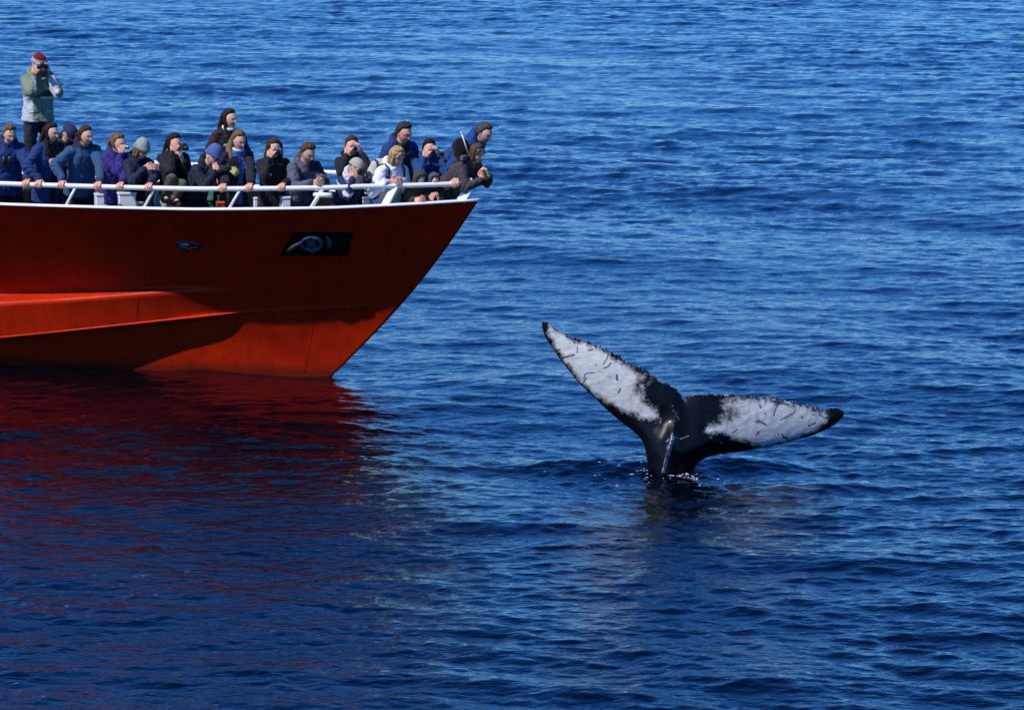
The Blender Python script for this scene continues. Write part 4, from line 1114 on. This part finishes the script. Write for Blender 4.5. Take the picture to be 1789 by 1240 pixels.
def camera_thing(spec, i):
    kind, lab = spec[0], spec[1]; c, f, l, u = i['cam'], i['hf'], i['hl'], i['hu']
    r_ = empty('camera', c); tag(r_, lab, 'camera')
    if kind == 'compact':
        MB().box(c, (.115, .035, .068), (l, f, u), .008).build('camera_body', M['silver'] if len(spec) < 3 else M[spec[2]], r_)
        MB().tube([c + f*.012, c + f*.040], .026, 14).build('lens', M['black'], r_, True)
        MB().tube([c + f*.030, c + f*.043], .018, 14).build('lens_glass', M['lens'], r_, True)
        MB().box(c + l*.03 + u*.018 + f*.016, (.018, .004, .010), (l, f, u)).build('flash', M['foam'], r_)
    elif kind == 'slr':
        MB().box(c, (.14, .06, .085), (l, f, u), .014).build('camera_body', M['black'], r_)
        MB().box(c + u*.05, (.05, .06, .03), (l, f, u), .01).build('viewfinder_hump', M['black'], r_)
        MB().tube([c + f*.02, c + f*.10, c + f*.13], [.034, .036, .038], 16).build('lens', M['black'], r_, True)
        MB().tube([c + f*.126, c + f*.133], .030, 16).build('lens_glass', M['lens'], r_, True)
    elif kind == 'camcorder':
        MB().box(c + f*.03, (.065, .16, .085), (l, f, u), .014).build('camera_body', M['black'], r_)
        MB().tube([c + f*.10, c + f*.15], .03, 14).build('lens', M['black'], r_, True)
        MB().box(c + l*-.02 + f*.04 + u*.045, (.012, .09, .012), (l, f, u), .003).build('handle_strip', M['silver'], r_)
    return r_

def two(col2, test):
    def f(col, x, z, y, arm, P):
        m = test(x, z, y, arm, P); col[m] = np.array(col2)
    return f
NAVY = (.010, .013, .035); BLUE = (.006, .034, .14); BLACK = (.007, .007, .009); TEAL = (.022, .075, .16); PURPLE = (.030, .018, .16)
# back row first
def jk_green(col, x, z, y, arm, P):
    col[(z > .235) & (z < .305 + .05*np.sin(x*14)) & (arm == 0) & (x > -.12) & (y < .17)] = (.045, .065, .08)
    col[(z > .215) & (z < .24) & (arm == 0) & (x > -.02)] = (.60, .62, .60)
    col[(x < -.115) & (z < .24) & (arm == 0)] = (.50, .52, .55)
    m = (arm > 0) & (P[:, 2] > P[:, 2].max()-.42); W = P[:, 2]
    col[(arm > 0) & (np.abs(x) < .15) & (y > .19)] = (.50, .52, .55)
i = person('man standing high above the crowd in pale green and white jacket, knit hat and camera', 68, 112, 1.35, -62, 3, -66, -22, 1.02, ('cam',), ('cam',), coat=(.19, .23, .145), coatf=jk_green, hair=BROWN, style='short',
       trousers=(.018, .020, .032), hat=('beanie', (.16, .012, .012), (.30, .30, .33), (.5, .36, .3)), cam=('slr', 'black camera held up by the man in the green jacket'), bulk=1.10, hem=.07)
def jk_boy(col, x, z, y, arm, P):
    col[(arm == 1) & (z > .12) & (z < .27)] = (.05, .045, .05); col[(z > .50)] = (.012, .02, .09)
person('boy in bright blue jacket with short brown hair looking down, leftmost at the rail', 17, 234, .42, -72, 16, -62, -24, .97, ('rail', 47), ('rail', -28), BLUE, jk_boy, hair=LBROWN, style='short', bulk=1.1)
person('person hidden under a navy cap, head bowed behind two women in blue coats', 121, 233, 1.0, -60, 22, -48, -48, .98, None, None, NAVY, hair=DARKB, style='short', hat=('cap', (.015, .018, .06)))
def jk_scarf(col, x, z, y, arm, P):
    col[(z > .36) & (x > -.10)] = BLACK; col[(x > .0) & (x < .075) & (y > .03) & (arm == 0)] = BLACK
person('woman with long black hair and black scarf over a blue coat, hand on rail', 90, 232, .42, -58, 12, -36, -10, .97, ('pt', 96, 284, .32, (.6, -.6, .3), 'fist'), ('rail', 68), BLUE, jk_scarf, hair=DARKB, style='long', hem=.26, collar=BLACK)
person('girl in teal blue anorak leaning on the rail with both hands', 150, 237, .46, -66, 20, -42, -12, .97, ('rail', 172), ('rail', 108), TEAL, lambda col, x, z, y, arm, P: col.__setitem__(z > .505, NAVY), hair=BROWN, style='pony', collar=NAVY, bulk=1.08)
person('girl in purple fleece with a ponytail, one hand raised to her mouth', 207, 250, .42, -58, 14, -34, -12, .93, ('rail', 211), ('pt', 214, 259, .36, (.2, .3, .9), 'fist'), PURPLE, hair=LBROWN, style='pony', collar=(.015, .01, .06))
person('person in pale grey-green knit hat and glasses, one palm held out', 247, 262, .40, -60, 26, -44, -28, .95, ('rail', 261), ('pt', 263, 292, .30, (.3, .9, .1), 'soft'), (.010, .014, .045), hair=LBROWN, style='bob', hat=('beanie', (.30, .34, .30), (.26, .30, .26)), glasses=True)
i7 = person('woman with long dark hair in black coat perched on the rail in camouflage trousers, filming', 305, 250, .50, -62, 4, -50, -14, .95, ('pt', 316, 272, .40, (.1, -.4, .9), 'hold'), ('cam',), BLACK, hair=DARKB, style='long', trousers=(.065, .070, .045), cam=('camcorder', 'black hand-held video camera of the woman in camouflage trousers'), collar=(.55, .55, .55), pose='seat', boots=(.07, .025, .015), hem=.06)
person('woman with smooth dark hair and white collar standing tall in the back row', 401, 208, 1.15, -60, 4, -38, -6, .98, None, None, (.012, .012, .016), lambda col, x, z, y, arm, P: col.__setitem__((arm == 2) & (z > .3), (.03, .012, .01)), hair=DARKB, style='long', collar=(.75, .75, .75))
def jk_lady(col, x, z, y, arm, P):
    col[(np.abs(x-.02) < .035) & (y > .02) & (arm == 0)] = (.05, .13, .36); col[(z > .46) & (np.abs(x) < .10)] = (.05, .13, .36)
person('woman with a long fair plait in black coat over blue fleece, yellow mitten', 417, 245, .48, -62, 10, -48, -22, .98, ('rail', 436), ('pt', 410, 300, .36, (.5, .6, -.5), 'fist'), (.010, .010, .020), jk_lady, hair=LBROWN, style='plait', collar=(.6, .65, .7), mitten=((-1,), (.55, .45, .15)))
person('person bent forward under a mid-blue knit hat, navy coat, fist at the cheek', 372, 273, .42, -50, 40, -35, -35, .98, ('rail', 390), ('pt', 381, 289, .34, (.2, .4, .8), 'fist'), (.008, .010, .028), hair=LBROWN, style='none', hat=('beanie', (.07, .13, .32), (.06, .115, .29)))
def jk_strap(c1, c2):
    def f(col, x, z, y, arm, P):
        m = (np.abs((z-.30) + (x)*1.35) < .045) & (y > 0) & (arm == 0); col[m] = c1
        col[(z > .44) & (x > .02)] = c2
    return f
person('woman with long straight brown hair in black jacket and jeans, small camera at her eye', 479, 259, .42, -72, 8, -70, -16, .96, ('rail', 493), ('cam',), BLACK, hair=BROWN, style='front', cam=('compact', 'small grey camera held by the long-haired woman in jeans'), trousers=(.03, .05, .10))
person('young man in grey fleece with a dark strap across his chest', 538, 267, .38, -62, 26, -48, -30, 1.0, ('pt', 562, 318, .10, (.6, -.6, -.2), 'fist'), ('pt', 556, 321, .12, (.6, .6, -.2), 'fist'), (.095, .095, .135), jk_strap((.02, .025, .035), (.012, .012, .015)), hair=(.07, .045, .025), style='short', bulk=1.08, skin=SKIN*.85)
person('woman in black jacket with brown hair taking a picture with a silver compact camera', 615, 255, .95, -72, 6, -74, -10, .97, ('cam',), ('cam',), BLACK, hair=BROWN, style='pony', cam=('compact', 'silver compact camera held in both hands over the beige cap'))
def jk_cap(col, x, z, y, arm, P):
    col[(z > .40)] = (.62, .58, .62); col[(arm > 0) & (z > .44)] = (.012, .02, .07)
person('crouching person in beige baseball cap and navy jacket, camera at the face', 622, 292, .28, -58, 30, -50, -30, .92, ('cam',), ('cam',), (.010, .016, .065), jk_cap, hair=BROWN, style='short', hat=('cap', (.38, .36, .28)), cam=('slr', 'black camera under the beige cap'), trousers=(.42, .43, .47))
person('grey-haired man with glasses in blue and black jacket laughing over the crowd', 706, 232, .95, -58, 20, -46, -24, 1.05, None, None, BLUE, lambda col, x, z, y, arm, P: (col.__setitem__((z < .33) | (np.abs(x) < .09), (.012, .014, .028)), col.__setitem__((np.abs(z-.34) < .025) & (np.abs(np.abs(x)-.12) < .04) & (y > .02), (.3, .38, .5))), hair=(.028, .024, .022), style='short', glasses=True, bulk=1.12, skin=SKIN*np.array((1.05, .85, .8)))
iw = person('blonde woman in white hooded jacket leaning on the rail with folded hands', 693, 273, .26, -52, 20, -40, -26, .98, ('pt', 700, 317, .08, (.5, -.7, -.1), 'fist'), ('pt', 690, 319, .10, (.5, .7, -.1), 'fist'), (.80, .78, .80), lambda col, x, z, y, arm, P: col.__setitem__((np.abs(z-.33+.5*x) < .03) & (x < -.02) & (y > -.05) & (arm == 0), (.02, .02, .025)), hair=BLOND, style='bob', bulk=1.05, hem=.34, trousers=(.06, .09, .14))
person('dark-haired girl in royal blue jacket photographing with both hands up', 750, 259, .78, -72, 10, -70, -16, .94, ('cam',), ('cam',), (.007, .05, .17), hair=DARKB, style='pony', cam=('compact', 'small dark camera raised by the girl in royal blue', 'grey'))
person('child in olive hood peering out below the rail', 733, 313, .16, -62, 18, -52, -26, .74, ('pt', 741, 347, .05, (.7, -.4, -.1), 'fist'), ('pt', 731, 350, .05, (.7, .4, -.1), 'fist'), (.035, .036, .024), hair=DARKB, style='short', hat=('hood', (.045, .046, .030)), hood=False)
person('small child in grey-blue hood with yellow shirt, eyes just above the rail', 758, 316, .15, -66, 10, -60, -14, .70, ('pt', 764, 341, .08, (.1, -.3, .9), 'fist'), ('pt', 756, 342, .08, (.1, .3, .9), 'fist'), (.010, .010, .014), lambda col, x, z, y, arm, P: col.__setitem__((np.abs(x) < .05) & (y > .02) & (z < .38) & (arm == 0), (.30, .30, .02)), hair=DARKB, style='short', hat=('hood', (.05, .07, .09)), hood=False)
def jk_lean(col, x, z, y, arm, P):
    col[z < .13] = (.02, .025, .06); col[(np.abs(x) > .10) & (z < .42) & (z > .30) & (arm > 0)] = (.012, .016, .05)
    col[(np.abs(z-.40) < .03) & (np.abs(x+.13) < .03) & (y > .0)] = (.45, .5, .55)
il = person('man in royal blue jacket leaning far out over the stem, grey-streaked hair', 846, 233, .60, -28, 56, -32, -26, 1.03, ('rail', 796), None, (.007, .05, .21), jk_lean, hair=(.055, .048, .045), style='short', bulk=1.1, trousers=(.02, .025, .06))
ik_ = person('brown-haired woman in grey-brown jacket folded over the tip of the rail, smiling', 833, 268, .20, -38, 48, -42, -18, .97, ('pt', 850, 298, .02, (-.3, -.3, .9), 'fist'), ('pt', 845, 303, .06, (.0, .2, .9), 'fist'), (.055, .042, .040), hair=(.10, .05, .028), style='bob', bulk=1.06, hem=.12, trousers=(.48, .42, .40))
# person with the fur-covered video camera between them
c0 = on_ray_inboard(808, 268, .30)
r_ = empty('video_camera', c0); tag(r_, 'black fur-covered video camera with a silver rod standing up beside the smiling woman', 'video camera')
f_, l_, u_ = frame(-40, -12)
mb = MB(); mb.ellipsoid(c0 - f_*.04 + u_*.05, (f_, l_, u_), (.12, .085, .13)); mb.ellipsoid(c0 + f_*.02 - u_*.06, (f_, l_, u_), (.11, .07, .09)); V, Nn, F = fuse(mb, .009, 1)
V = V + Nn*(np.abs(snoise(V, .02, 3))*.012)[:, None]; link('fur_cover', mesh_np('fur_cover', V, F, True, np.full((len(V), 3), .006)), M['knit'], r_)
MB().box(on_ray_inboard(810, 276, .16), (.085, .05, .06), (l_, f_, u_), .008).build('screen_housing', plain('grey_blue_plastic', (.10, .13, .17), .3), r_)
a_, b_ = on_ray_inboard(806, 232, .20), on_ray_inboard(820, 274, .18)
MB().tube([a_, b_], .0075, 8).build('rod', M['white'], r_, True); MB().ellipsoid(a_, (f_, l_, u_), (.014, .014, .014)).build('rod_tip', M['white'], r_, True)
# white backpack of the blonde woman
nb, up, fw, l = iw['nb'], iw['up'], iw['fw'], iw['l']
bc = nb - up*.20 - fw*.20 - l*.05; r_ = empty('backpack', bc); tag(r_, 'pale grey and black backpack on the back of the blonde woman in white', 'backpack')
mb = MB(); mb.loft([(bc - up*.22, l, fw, .12, .07), (bc - up*.18, l, fw, .15, .10), (bc + up*.05, l, fw, .15, .10), (bc + up*.17, l, fw, .12, .075), (bc + up*.21, l, fw, .07, .04)], 18)
V, Nn, F = fuse(mb, .011, 2); V = V.astype(float) + Nn*(snoise(V, .08, 3)*.005)[:, None]
xx = (V-np.array(bc))@np.array(l); zz = (V-np.array(bc))@np.array(up); col = np.repeat(np.array((.50, .50, .48))[None], len(V), 0)
col[np.abs(np.abs(xx)-.075) < .014] = (.02, .02, .025); col[zz < -.10] = (.03, .03, .035)
link('bag', mesh_np('bag', V, F, True, col), M['cloth'], r_)
for sg in (1, -1):
    sp = iw['sh'][sg]*.72 + nb*.28; MB().tube([bc + up*.16 + l*sg*.08 + fw*.05, sp + up*.075 - fw*.03, sp + up*.05 + fw*.07, sp + fw*.135 - up*.12], .017, 8, flat=.5).build('shoulder_strap', M['black'], r_, True)
# boy's black binoculars
c = on_ray_inboard(12, 283, .14); f_, l_, u_ = frame(-72, -5); r_ = empty('binoculars', c); tag(r_, 'black binoculars hanging on the chest of the boy in blue', 'binoculars')
for sg in (1, -1): MB().tube([c + l_*sg*.035 + u_*.07, c + l_*sg*.035 + u_*.02, c + l_*sg*.037 - u_*.06], [.018, .022, .030], 12).build('barrel', M['black'], r_, True)
MB().box(c, (.05, .03, .06), (l_, f_, u_), .006).build('bridge', M['black'], r_)
# dark blue cup-shaped thing: small camera in the dark haired woman's hand
c = on_ray_inboard(96, 284, .25); f_, l_, u_ = frame(-58, 0); r_ = empty('camera', c); tag(r_, 'tiny silver-rimmed camera in the hand of the woman with the black scarf', 'camera')
MB().box(c, (.07, .025, .045), (l_, f_, u_), .008).build('camera_body', M['black'], r_)
MB().tube([c + l_*.03*math.cos(t) + u_*.018*math.sin(t) + f_*.016 for t in np.linspace(0, 2*math.pi, 17)[:-1]], .004, 6, closed=True).build('rim', M['foam'], r_, True)
# purple girl's lipstick-sized camera
c = on_ray_inboard(222, 258, .34); r_ = empty('camera', c); tag(r_, 'tiny black and silver camera in the fingers of the girl in purple', 'camera')
f_, l_, u_ = frame(-34, -12); MB().box(c, (.03, .06, .035), (l_, f_, u_), .006).build('camera_body', M['black'], r_); MB().box(c + u_*.014 + l_*-.01, (.012, .05, .01), (l_, f_, u_), .002).build('trim', M['foam'], r_)
hb = on_ray_inboard(198, 236, .50); MB().ellipsoid(hb, (Vector((1,0,0)), Vector((0,1,0)), Vector((0,0,1))), (.03, .02, .022)).build('hair_band', plain('red_band', (.55, .03, .05), .6), [o for o in C.objects if o.get('label', '').startswith('girl in purple')][0], True)
# footboxes for the people who stand higher
lab = {0: 'grey deck box under the feet of the man in the green jacket'}
for n_, (p, fl, h, f0) in enumerate(STEPS):
    hgt = fl-f0; cx = Vector((p.x, p.y, f0+hgt/2)) - h*.03
    l2 = Vector((-h.y, h.x, 0)); nm = 'deck_box'
    near = [o for o in C.objects if o.name.startswith('person') and (Vector(o.location)-Vector((p.x, p.y, fl))).length < .02][0]
    t = near['label'].split(' in ')[0].split(' with ')[0].split(' standing')[0]
    o = MB().box(cx, (.42, .40, hgt), (l2, h, Vector((0, 0, 1))), .012).build(nm, M['shade_deck']); 
    tag(o, 'dark deck box under the boots of the ' + near['label'].split(',')[0][:200], 'box', 'boxes people stand on')
    ws = o['label'].split(); o['label'] = ' '.join(ws[:16])
